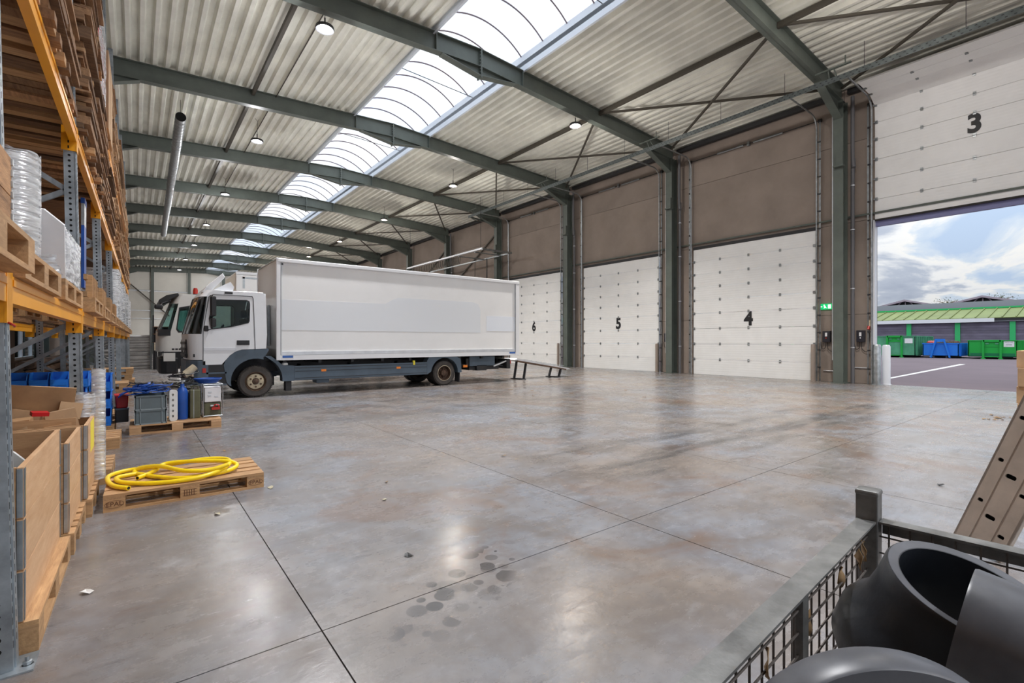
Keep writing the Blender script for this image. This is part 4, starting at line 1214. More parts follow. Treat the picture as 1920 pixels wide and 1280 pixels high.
def build_rack():
    T = thing('pallet_rack', 'long galvanised pallet rack with orange beams along the left wall', 'rack', (0, 0, 0))
    H = 8.6
    up = MB()
    up.box((-0.085, -0.05, 0), (-0.012, -0.046, H)); up.box((-0.085, 0.046, 0), (-0.012, 0.05, H))
    up.box((-0.016, -0.05, 0), (-0.006, -0.022, H)); up.box((-0.016, 0.022, 0), (-0.006, 0.05, H)); up.box((-0.006, -0.026, 0), (0.0, 0.026, H))
    up.box((-0.09, -0.056, 0), (-0.085, -0.03, H)); up.box((-0.09, 0.03, 0), (-0.085, 0.056, H))
    ume = up.mesh('upright', 'upright_steel')
    hl = MB()
    z = 0.1
    while z < H - 0.1:
        hl.add([(-0.05 + .011 * math.cos(k * math.pi / 4), -0.0506, z + .011 * math.sin(k * math.pi / 4)) for k in range(8)], [tuple(range(8))])
        hl.box((-0.0062, -0.042, z), (-0.0055, -0.034, z + .03)); hl.box((-0.0002, -0.008, z + .02), (0.0006, -0.003, z + .05)); z += 0.05
    hme = hl.mesh('punched_hole', 'hole')
    fp = MB().box((-0.14, -0.09, 0), (0.06, 0.07, 0.008)); fpm = fp.mesh('foot_plate', 'upright_steel')
    bt = MB().lathe([(0, .035), (.009, .035), (.009, .016), (.016, .014), (.016, 0), (0.02, 0)], 8).mesh('anchor_bolt', 'steel_galv')
    tilt = (0, -0.02, RROT)
    for i, y in enumerate(BY):
        for d in (0.0, -1.1):
            u = link('upright', ume, T, (rx(y) + d, y, 0), tilt)
            if i <= 4: link('punched_hole', hme, u)['kind'] = 'stuff'
            f = link('foot_plate', fpm, u)
            if i <= 2: link('anchor_bolt', bt, u, (0.035, -.03, .008))
            if d: u.scale = (-1, 1, 1)
        zz = 0.35; s = 0
        while zz < 7.5:
            a, b = (-0.07, -1.03) if s == 0 else (-1.03, -0.07)
            br = MB().bar((rx(y, zz) + a, y, zz), (rx(y, zz + .62) + b, y, zz + .62), 0.03, 0.045)
            part('frame_brace', br, 'upright_steel', T); zz += 0.62; s = 1 - s
    cn = MB().box((-0.10, -0.056, -0.21), (0.008, -0.05, 0.02)); cn.box((0.002, -0.058, -0.21), (0.010, 0.05, 0.02))
    cnm = cn.mesh('beam_connector', 'rack_paint')
    sl = MB()
    for k in range(4): sl.box((-0.055, -0.0575, -0.19 + k * .05), (-0.045, -0.0565, -0.165 + k * .05))
    slm = sl.mesh('connector_slot', 'hole')
    for i in range(len(BY) - 1):
        ya, yb = BY[i], BY[i + 1]
        for z in LV[:3]:
            for d in (0.0, -1.13):
                xm = rx((ya + yb) / 2, z) + d
                b = MB().box((-0.045, -(yb - ya) / 2 + .058, -0.12), (0.008, (yb - ya) / 2 - .058, 0.0))
                b.box((0.0, -(yb - ya) / 2 + .058, -0.045), (0.014, (yb - ya) / 2 - .058, -0.015))
                bo = part('beam', b, 'rack_paint', T, (xm, (ya + yb) / 2, z), (0, 0, RROT))
                c = link('beam_connector', cnm, bo, (0, -(yb - ya) / 2, 0)); 
                if i <= 3 and d == 0: link('connector_slot', slm, bo, (0, -(yb - ya) / 2, 0))
                c2 = link('beam_connector', cnm, bo, (0, (yb - ya) / 2 - .0, 0)); c2.scale = (1, -1, 1)
    # red safety pins at the first post
    part('safety_pin', MB().tube([(.0, -.06, 0), (.010, -.068, -.006), (.018, -.06, -.012), (.016, -.045, -.016)], .005, 6), 'red_lens', T, (rx(3.0, 1.5) + .01, 3.0, 1.5))
    # back mesh wall of boards seen through the rack
    return T


mat('rack_paint', (0.88, 0.37, 0.010), 0.36, 0.0, 0.05, 3)


def pallet(name, label, loc, rotz, group='wooden pallets', z=None, m1='wood', m2='wood_y'):
    """1.2 x 0.8 pallet; local x along the long side, origin at the front left bottom corner"""
    t = thing(name, label, 'pallet', loc, rotz, group)
    for y in (0.05, 0.2275, 0.40, 0.5725, 0.75):
        w = 0.145 if y in (0.05, 0.40, 0.75) else 0.10
        yy = {0.05: .0725, .75: .7275}.get(y, y)
        pbox('top_board', t, (1.2, w, 0.022), m1, (0.6, yy, 0.133))
    for x in (0.0725, 0.6, 1.1275): pbox('cross_board', t, (0.145, 0.8, 0.022), m2, (x, 0.4, 0.111))
    for y, w in ((0.05, .10), (0.4, .145), (0.75, .10)):
        pbox('bottom_board', t, (1.2, w, 0.022), m1, (0.6, y, 0.011))
        for x in (0.0725, 0.6, 1.1275): pbox('block', t, (0.145, w, 0.078), m1, (x, y, 0.061))
    return t


def collar_box(label, loc, ncol, rotz=0.0, lx=1.2, ly=0.8, h=0.2, tape=False):
    """pallet collars: origin at the front (+x) near corner on the floor of the box; box extends to -x and +y"""
    t = thing('pallet_collar_box', label, 'crate', loc, rotz, 'wooden pallet collar boxes')
    for k in range(ncol):
        z = k * h + h / 2
        pbox('collar_board', t, (0.022, ly, h - .004), 'wood_pale', (-0.011, ly / 2, z))
        pbox('collar_board', t, (0.022, ly, h - .004), 'wood_pale', (-lx + .011, ly / 2, z))
        pbox('collar_board', t, (lx - .05, 0.022, h - .004), 'wood_palex', (-lx / 2, .011, z))
        pbox('collar_board', t, (lx - .05, 0.022, h - .004), 'wood_palex', (-lx / 2, ly - .011, z))
        for x in (0.0, -lx):
            s = -1 if x == 0 else 1
            for y in (0.0, ly):
                e = 1 if y == 0 else -1
                hgm = MB().box((-.003 if s < 0 else 0, -.003, 0), (.003, .05, h - .02)) if False else None
                pbox('corner_hinge', t, (0.02, 0.004, h - .015), 'steel_galv', (x + s * .012, y - e * .002, z))
                pbox('corner_hinge', t, (0.004, 0.03, h - .015), 'steel_track', (x - s * .002, y + e * .016, z))
    return t


def timber_stack(label, y0, ly, level, hmax, seed, mats=('wood_dark', 'wood_stack'), lx=1.22, prot=0.05):
    r = random.Random(seed)
    yc = y0 + ly / 2; z = LV[level] + .001
    t = thing('timber_stack', label, 'timber', (rx(yc, z + hmax / 2) + prot, yc, z), (0, 0, RROT), 'stacks of boards on the rack')
    zz = 0.0
    if ly < 1.2:                       # loose planks at the bottom, seen from below
        n = 7; pw = ly / n
        for k in range(n):
            th = r.choice((.03, .045, .06))
            pbox('plank', t, (lx, round(pw - r.choice((.012, .03)), 3), th), r.choice(('wood_dark', 'wood_stack', 'wood')), (-lx / 2 + r.uniform(-.06, .02), -ly / 2 + pw * (k + .5), .062 - th / 2))
        zz = .064
    while zz < hmax:
        th = r.choice((0.022, 0.022, 0.03, 0.04, 0.055, 0.08))
        w = ly - r.choice((0.02, .06, .10, 0.14))
        pbox('board', t, (lx, round(w, 2), th - .004), r.choice(mats), (-lx / 2 + r.uniform(-.07, .03), r.uniform(-1, 1) * (ly - round(w, 2)) * .42, zz + th / 2), (0, 0, r.uniform(-.006, .006)))
        zz += th
        if r.random() < .22:   # spacers
            for yy in (-ly * .38, 0, ly * .38): pbox('spacer', t, (lx * .95, 0.08, 0.04), 'wood', (-lx / 2 + r.uniform(-.03, .03), yy, zz + .02))
            zz += .042
    return t


def film_wrap(name, parent, pts_r, z0, z1, cx, cy, seed=1, n=26, m='film', e=0.22):
    """crumpled clear film round a load"""
    r = random.Random(seed); mb = MB(); rows = 9
    for j in range(rows + 1):
        z = z0 + (z1 - z0) * j / rows
        for k in range(n):
            a = 2 * math.pi * k / n
            ca, sa = math.cos(a), math.sin(a)
            x = pts_r[0] * math.copysign(abs(ca) ** e, ca); y = pts_r[1] * math.copysign(abs(sa) ** e, sa)
            f = 1 + r.uniform(-.012, .02)
            mb.v.append((cx + x * f, cy + y * f, z + r.uniform(-.01, .01)))
    mb.f = [(j * n + k, j * n + (k + 1) % n, (j + 1) * n + (k + 1) % n, (j + 1) * n + k) for j in range(rows) for k in range(n)]
    return part(name, mb, m, parent, smooth=60)


def bin_mesh():
    mb = MB(); w, l, h, t = 0.15, 0.24, 0.17, 0.005
    mb.box((-w / 2, 0, 0), (w / 2, l, t)); mb.box((-w / 2, l - t, 0), (w / 2, l, h)); mb.box((-w / 2, 0, 0), (w / 2, t, h * .55))
    for s in (-1, 1):
        x = s * w / 2
        mb.prism([(0, 0), (l, 0), (l, h), (l * .3, h), (0, h * .55)], x - (t if s > 0 else 0), x + (t if s < 0 else 0), 'x')
        mb.box((min(x, x + s * .006), l * .3, h - .012), (max(x, x + s * .006), l, h))
    return mb.mesh('tub', 'bin_blue')


def build_goods():
    # boards on the upper levels
    sd = 10
    plan = []
    for b in range(0, 8):
        ya, yb = BY[b] + .07, BY[b + 1] - .07
        for lv in (1, 2):
            if b <= 2: parts = [(ya, 0.95), (ya + 1.0, .97), (ya + 2.0, .95)]
            elif b <= 4: parts = [(ya, 1.45), (ya + 1.5, 1.45)]
            else: parts = [(ya, 2.9)]
            for j, (y0, l) in enumerate(parts):
                hm = [1.30, 1.38, 1.22, 1.42, 1.34][(sd * 7 + j) % 5]
                if b == 1 and lv == 1 and j == 1: hm = 1.0
                pos = {3: ['at its near end', 'in its middle', 'at its far end'], 2: ['in its near half', 'in its far half'], 1: ['filling it']}[len(parts)][j]
                plan.append(('brown board stack, %s rack level, %s, %s' % (LVN[lv], BN[b], pos), y0, l, lv, hm, sd, b, j)); sd += 1
    for lab, y0, l, lv, hm, s, b, j in plan:
        if lv == 2 and b == 3:
            continue
        pale = (b >= 4)
        timber_stack(lab, y0, round(l, 2), lv, hm, s, ('wood_dark', 'wood_stack', 'wood_dark') if not pale else ('wood_stack', 'cardboard', 'wood'), prot=random.Random(s).uniform(0.02, .10))
    # film hanging over stacks
    r = random.Random(3)
    # red and cardboard goods on the third level, third bay
    z = LV[2] + .003
    y0 = BY[3] + .14
    t = thing('cardboard_box', 'tall brown cardboard box on the third rack level behind red crates', 'box', (rx(y0 + 2, z + .6) + .06, y0 + 1.55, z), (0, 0, RROT))
    part('carton', MB().box((-1.1, 0, 0), (0, 1.3, 1.35)), 'cardboard', t)
    part('tape', MB().box((-1.102, .62, .0), (0.002, .68, 1.352)), 'wood_palex', t)
    t = thing('red_crate_stack', 'pallet load of red crates wrapped in clear film on the third rack level', 'crates', (rx(y0, z + .6) + .02, y0, z), (0, 0, RROT))
    for k in range(5): part('crate', MB().box((-1.1, 0.05, k * .26), (0, 1.35, k * .26 + .235)), 'red_plastic', t, bevel=.01)
    film_wrap('stretch_film', t, (.58, .66), .02, 1.4, -.55, .70, 5)
    # ---- lowest shelf level
    z = LV[0] + .001
    p = pallet('pallet', 'pale wooden pallet under the brown crate at the left edge of the picture', (rx(1.5, z) + .10, 1.72, z), R(90) + RROT, 'wooden pallets on the rack')
    t = thing('wooden_crate', 'brown wooden crate on a pallet at the left edge of the picture', 'crate', (rx(1.5, z) + .04, 1.55 + .2, z + .146), (0, 0, RROT))
    for k in range(2):
        pbox('side_board', t, (.022, 1.1, .155), 'wood_stack', (-.011, .55, .08 + k * .16)); pbox('side_board', t, (.022, 1.1, .155), 'wood_stack', (-.72, .55, .08 + k * .16))
        pbox('end_board', t, (.72, .022, .155), 'wood_stack', (-.37, 1.089, .08 + k * .16)); pbox('end_board', t, (.72, .022, .155), 'wood_stack', (-.37, .011, .08 + k * .16))
    strip = MB()
    for k in range(7): strip.box((-.005, 1.085, .02 + k * .045), (.006, 1.103, .045 + k * .045))
    part('corner_strip', strip, 'steel_galv', t)
    # wrapped load in the first bay
    p = pallet('pallet', 'wooden pallet under film-wrapped white rolls in the first bay', (rx(3.5, z) + .04, 3.10, z), R(90) + RROT, 'wooden pallets on the rack')
    t = thing('foam_roll', 'tall white foam roll wrapped in clear film in the first bay', 'roll', (rx(4.4, z + .5) - .20, 4.36, z + .146), (0, 0, 0))
    part('roll_body', MB().lathe([(0, 0), (.13, 0), (.14, .03), (.14, .70), (.11, .735), (0, .74)], 32), 'white_plastic', t, smooth=40)
    film_wrap('stretch_film', t, (.15, .15), 0, .76, 0, 0, 8, 30, e=1.0)
    t = thing('foam_roll', 'second white foam roll behind the tall one in the first bay', 'roll', (rx(4.0, z + .5) - .62, 4.20, z + .146), (0, 0, 0))
    part('roll_body', MB().lathe([(0, 0), (.19, 0), (.20, .03), (.20, .62), (.17, .65), (0, .66)], 32), 'white_plastic', t, smooth=40)
    film_wrap('stretch_film', t, (.21, .21), 0, .68, 0, 0, 9, 30, e=1.0)
    p = pallet('pallet', 'wooden pallet under film-covered paper bundles in the first bay', (rx(4.8, z) + .04, 4.52, z), R(90) + RROT, 'wooden pallets on the rack')
    t = thing('paper_bundle', 'heap of white paper sheets slumped under clear film in the first bay', 'bundle', (rx(4.8, z) + .03, 4.60, z + .146), (0, 0, RROT))
    for k in range(9):
        y = .05 + k * .105
        hh = .46 - .036 * k
        part('sheet', MB().prism([(-.62, 0.0), (-.0, 0.0), (-.0, hh * .8), (-.10, hh), (-.62, hh)], y, y + .07 - .004), 'paper', t, rot=(0.28, 0, 0.05))
    film_wrap('stretch_film', t, (.34, .52), 0.0, .36, -.33, .52, 12, 34)
    # upright pallets, blue board and bundles in the following bays
    k = 0
    for b, ys in [(b_, (BY[b_] + .40, BY[b_] + 1.90)) for b_ in range(2, 8)]:
        for j, y in enumerate(ys):
            pallet('pallet', 'wooden pallet lying on the lowest rack level, %s, %s' % (BN[b], ['near end', 'far end', 'very far end'][j] if len(ys) == 2 else ['near end', 'middle', 'far end'][j]), (rx(y, z) + .09, y - .25, z), R(90) + RROT, 'wooden pallets on the rack')
            if b >= 2 and b <= 3:
                # upright slatted collars resting on the pallet
                t = thing('slatted_rack_frame', 'upright slatted wooden frame on a pallet, %s, %s' % (BN[b], ['near end', 'middle', 'far end'][j]), 'frame', (rx(y, z) + .07, y - .22, z + .146), (0, 0, RROT), 'slatted frames on the rack')
                for q in range(6): pbox('slat', t, (.05, .035, .22), 'wood', (-.03, .05 + q * .13, .11))
                for zq in (.03, .20): pbox('rail', t, (.03, .75, .05), 'wood_y', (-.055, .38, zq))
                for q in range(3): pbox('runner', t, (.9, .05, .06), 'wood', (-.5, .08 + q * .3, .03))
    t = thing('blue_plank', 'narrow blue board standing upright in the second bay of the lowest level', 'board', (rx(8.2, z) - .12, 8.02, z + .38), (0, 0, RROT))
    part('board', MB().box((-.03, 0, 0), (0, .26, .78)), 'blue_dark', t); part('top_strip', MB().box((-.03, 0, .78), (0, .26, 1.05)), 'steel_galv', t)
    part('cap', MB().box((-.035, 0, 1.05), (.005, .26, 1.12)), 'blue_dark', t)
    # wrapped loads far down
    for b, y, lab in ((4, BY[4] + .17, 'white film-wrapped load on the lowest level of the fourth bay'), (5, BY[5] + .17, 'grey film-wrapped load on the lowest level of the fifth bay'), (6, BY[6] + .17, 'film-wrapped load on the lowest level of the sixth bay'), (7, BY[7] + .17, 'tall film-wrapped load at the far end of the rack')):
        t = thing('wrapped_load', lab, 'load', (rx(y, z + .5) + .08, y, z + .158), (0, 0, RROT), 'film-wrapped loads')
        part('goods', MB().box((-.95, 0.05, 0), (-.04, 1.2, .95)), 'white_plastic' if b != 5 else 'fascia', t, bevel=.05)
        film_wrap('stretch_film', t, (.50, .64), 0, 1.0, -.49, .63, 20 + b, 30)
        for j in range(3): part('label_sheet', MB().box((-.018, .2 + j * .3, .4), (-.012, .36 + j * .3, .62)), 'paper', t)
    # ---- floor level
    for y0, n, h, lab, ly, lx, fx in ((3.09, 3, .235, 'nearest pale wooden collar box with three wide boards, behind the first post', 1.2, .8, .005),
                             (4.34, 3, .2, 'wooden collar box with open top just behind the nearest one', .80, 1.18, .04),
                             (5.18, 3, .2, 'wooden collar box filled with cardboard, with a yellow sheet on its front', .80, 1.18, .075)):
        nm = {3.09: 'nearest pale wooden collar box', 4.34: 'second collar box', 5.18: 'collar box full of cardboard'}[y0]
        if ly > 1: pl = pallet('pallet', 'wooden pallet under the ' + nm, (rx(y0) + fx + .05, y0 - .0, 0), R(90) + RROT, 'wooden pallets on the floor by the rack')
        else: pl = pallet('pallet', 'wooden pallet under the ' + nm, (rx(y0) + fx + .03 - 1.2, y0, 0), RROT, 'wooden pallets on the floor by the rack')
        collar_box(lab, (rx(y0) + fx, y0, 0.146), n, RROT, lx, ly, h)
    y0 = 5.18
    t = tag(part('yellow_sheet', MB().box((0, 0, 0), (.002, .34, .26)), 'yellow_sign', None, (rx(y0) + .0775, y0 + .3, .47), (0, 0, RROT)), 'yellow paper sheet on the front of the cardboard-filled box', 'sheet')
    t = tag(part('yellow_mark', MB().lathe([(0, 0), (.09, 0), (.12, .001)], 20, Matrix.Rotation(R(90), 4, 'X')), 'yellow_sign', None, (rx(y0) - .45, y0 - .004, .60)), 'round yellow paint mark on the side of the cardboard-filled box', 'mark')
    # contents: spool, tins, cardboard
    t = thing('cable_spool', 'white plastic spool inside the nearest collar box', 'spool', (rx(3.4) - .38, 3.62, .52))
    rm = Matrix.Rotation(R(90), 4, 'X')
    part('flange', MB().lathe([(.06, 0), (.36, 0), (.36, .03), (.06, .03)], 32, Matrix.Translation((0, -.12, .03)) @ rm), 'white_plastic', t, smooth=30)
    part('flange', MB().lathe([(.06, 0), (.36, 0), (.36, .03), (.06, .03)], 32, Matrix.Translation((0, .2, .03)) @ rm), 'white_plastic', t, smooth=30)
    part('winding', MB().lathe([(.27, -.2), (.27, .11)], 32, rm), 'crate_grey', t, smooth=30)
    for k, (x, y) in enumerate(((-.16, .25), (-.34, .3), (-.25, .5))):
        t = thing('glass_jar', 'small glass jar in the second collar box, %s' % ['nearest the aisle', 'towards the wall', 'at the back'][k], 'jar', (rx(4.4) + x, 4.34 + y, .16), 0, 'jars in the second collar box')
        part('jar_body', MB().lathe([(0, 0), (.055, 0), (.06, .02), (.06, .30), (.045, .33)], 16), 'steel_galv', t, smooth=40)
        part('lid', MB().lathe([(.05, .33), (.052, .36), (0, .362)], 16), 'steel_track', t)
    r = random.Random(21)
    tag(part('cardboard_layer', MB().box((-1.13, .03, 0), (-.03, .77, .44)), 'cardboard', None, (rx(5.18) + .075, 5.18, .148), (0, 0, RROT), bevel=.02), 'packed cardboard layer filling the box with the yellow sheet', 'cardboard')
    for k in range(12):
        w, l, hgt = r.uniform(.14, .25), r.uniform(.12, .19), r.uniform(.05, .16)
        x, y = -.10 - (k % 4) * .265, .15 + (k // 4) * .235
        tag(part('cardboard_piece', MB().box((-w / 2, -l / 2, 0), (w / 2, l / 2, hgt)), 'cardboard' if k % 5 else 'wood_palex', None, (rx(5.3) + x, 5.18 + y, .635 + .05 * (k // 4)), (r.uniform(-.25, .25), r.uniform(-.25, .25), r.uniform(-.25, .25))),
            'torn piece of brown cardboard in the cardboard-filled box', 'cardboard', 'cardboard scraps')
    tag(part('cardboard_sheet', MB().box((-.3, 0, 0), (.3, .012, .26)), 'cardboard', None, (rx(5.3) - .36, 5.80, .80), (.35, .12, .05)), 'long corrugated cardboard sheet leaning in the cardboard-filled box', 'cardboard')
    tag(part('cardboard_flap', MB().box((-.42, 0, 0), (.42, .012, .06)), 'wood_palex', None, (rx(5.3) - .42, 5.26, .742), (0, 0, 0)), 'cardboard flap along the near edge of the cardboard-filled box', 'cardboard')
    tag(part('red_package', MB().box((0, 0, 0), (.10, .08, .03)), 'red_plastic', None, (rx(5.3) - .26, 5.30, .83), (.1, .1, .3)), 'small red package on the cardboard scraps', 'package')
    t = thing('film_bundle', 'clear film bag hanging over the far corner of the cardboard-filled box', 'film', (rx(6.05) + .10, 5.90, 0.146))
    film_wrap('stretch_film', t, (.05, .08), 0.0, 1.02, 0.0, .05, 31, 16)
    film_wrap('film_bag', t, (.08, .09), .60, .80, -.10, -.02, 32, 16, e=.8)
    # blue bins on a crate in the second bay
    y0 = 7.15
    pl = pallet('pallet', 'wooden pallet under the blue stacking bins', (rx(y0) - 1.15, y0, 0), RROT, 'wooden pallets on the floor by the rack')
    collar_box('dark collar box carrying the blue stacking bins', (rx(y0) - .0, y0 + .01, .146), 3, RROT, 1.14, .78, .19)
    tag(part('shelf_board', MB().box((-1.15, 0, 0), (0, .8, .018)), 'wood', None, (rx(y0), y0, .719), (0, 0, RROT)), 'wooden board under the blue stacking bins', 'board')
    bm_ = bin_mesh(); lip = MB().box((-.06, -.004, .03), (.06, 0, .07)).mesh('label_holder', 'bin_blue')
    for row in range(2):
        for c in range(6):
            t = thing('stacking_bin', 'blue stacking bin in the %s row on the crate, %s from the left' % (['lower', 'upper'][row], ['first', 'second', 'third', 'fourth', 'fifth', 'sixth'][c]), 'bin', (rx(y0) - .98 + c * .165 + row * .02, y0 + .04 + (.05 * row), .737 + row * .171), RROT, 'blue stacking bins')
            link('tub', bm_, t); link('label_holder', lip, t)
    y0 = 9.45
    pl = pallet('pallet', 'wooden pallet under blue bins between the third and fourth posts', (rx(y0) - 1.12, y0, 0), RROT, 'wooden pallets on the floor by the rack')
    for row in range(3):
        for c in range(4):
            t = thing('stacking_bin', 'larger blue bin on the pallet in the third bay, %s layer, %s from the left' % (['bottom', 'middle', 'top'][row], ['first', 'second', 'third', 'fourth'][c]), 'bin', (rx(y0) - .92 + c * .278, y0 + .06, .146 + row * .262), RROT, 'larger blue bins in the third bay')
            t.scale = (1.7, 1.9, 1.53)
            link('tub', bm_, t); link('label_holder', lip, t)
    # low pallets with odds and ends
    for y0, lab in ((6.28, 'wooden pallet with a grey bag beside the second post'), (8.28, 'wooden pallet pushed under the rack in the second bay'), (11.0, 'stack-bottom pallet in the third bay')):
        pallet('pallet', lab, (rx(y0) - 1.02, y0, 0), RROT, 'wooden pallets on the floor by the rack')
    t = thing('sack', 'grey plastic sack on the pallet beside the second post', 'sack', (rx(6.5) - .14, 6.62, .146))
    mb = MB(); 
    mb.lathe([(0, 0), (.17, 0), (.21, .08), (.20, .25), (.14, .40), (.05, .46), (.06, .52), (0, .53)], 18)
    part('sack_body', mb, 'fascia', t, smooth=60); part('tie', MB().lathe([(.055, .455), (.06, .47), (.055, .485)], 12), 'red_lens', t)
    for k, (x, y, m_, nm) in enumerate(((-.05, 8.5, 'red_plastic', 'red'), (-.12, 8.80, 'plastic_black', 'black'), (-.36, 8.55, 'white_plastic', 'white'))):
        t = thing('tool_case', 'small %s plastic case on the pallet in the second bay' % nm, 'case', (rx(8.5) + x - .12, y, .146), .2 * k, 'plastic cases')
        part('case_body', MB().box((-.1, -.1, 0), (.1, .1, .14)), m_, t, bevel=.02); part('case_handle', MB().tube([(-.05, 0, .14), (-.05, 0, .18), (.05, 0, .18), (.05, 0, .14)], .01, 6), 'plastic_black', t)
    for k in range(4):
        pallet('pallet', 'weathered pallet in the low stack at the fourth post, %s' % ['bottom', 'second', 'third', 'topmost'][k], (rx(12.6) - 1.05 + (k % 2) * .03, 12.55, .1445 * k), RROT, 'pallets stacked at the fourth post')
    for k in range(5):
        pallet('pallet', 'weathered pallet in the stack at the fifth post, %s' % ['bottom', 'second', 'third', 'fourth', 'topmost'][k], (rx(16.2) - 1.02 + (k % 3) * .03, 16.0, .1445 * k), RROT, 'pallets stacked at the fifth post')
    # brown pipes and boards in the second half of the rack, by the wall
    t = thing('pipe_pile', 'pile of brown pipes lying by the left wall behind the rack', 'pipes', (-1.74, 13.5, 0))
    for k in range(12): part('pipe', MB().cyl((-.06 + (k % 2) * .12, 0, .09 + .17 * (k // 2)), (-.06 + (k % 2) * .12, 6.5, .09 + .17 * (k // 2)), .08, 12), 'rust_rim' if k % 3 else 'wood_dark', t, smooth=40)
    t = thing('dark_cabinet', 'tall dark wooden cabinet by the left wall seen through the rack', 'cabinet', (-2.25, 10.2, 0))
    part('carcass', MB().box((0, 0, 0), (.4, .8, 1.75)), 'wood_dark', t); part('cabinet_door', MB().box((.4, .03, .05), (.415, .39, 1.7)), 'rust_rim', t); part('cabinet_door', MB().box((.4, .41, .05), (.415, .77, 1.7)), 'rust_rim', t)
    # boards filling the rear of the lowest level
    for b in range(1, 8):
        ya = BY[b] + .1
        t = thing('board_pile', 'pile of long dark boards at the back of the lowest level, %s' % BN[b], 'boards', (rx(ya, 2.2) - 1.13, ya, LV[0] + .0), (0, 0, RROT), 'boards at the back of the rack')
        rr = random.Random(b)
        zz = 0
        while zz < 1.15:
            th = rr.choice((.03, .05, .08)); pbox('board', t, (.24, 2.85, th - .005), rr.choice(('wood_dark', 'wood_stack')), (-.12 + rr.uniform(-.03, .03), 1.43, zz + th / 2)); zz += th


build_rack(); build_goods()

# ------------------------------------------------------------------ things on the floor
def epal(p):
    for x, s in ((0.0725, 'EPAL'), (1.1275, 'EPAL')):
        link('stamp', text_mesh(s, 0.050, 'stamp', 0.0006, 0.0006), p, (x, -0.0008, 0.061), (R(90), 0, 0))
        ov = [(x + .062 * math.cos(a), -0.0006, .061 + .030 * math.sin(a)) for a in [2 * math.pi * k / 28 for k in range(28)]]
        part('stamp_oval', MB().tube(ov, .0016, 4, closed=True), 'stamp', p)
    mb = MB()
    for k in range(5): mb.box((.555 + k * .018, -.0008, .035), (.561 + k * .018, 0, .088))
    for z in (.035, .06, .086): mb.box((.55, -.0008, z), (.65, 0, z + .004))
    part('stamp_marks', mb, 'stamp', p)


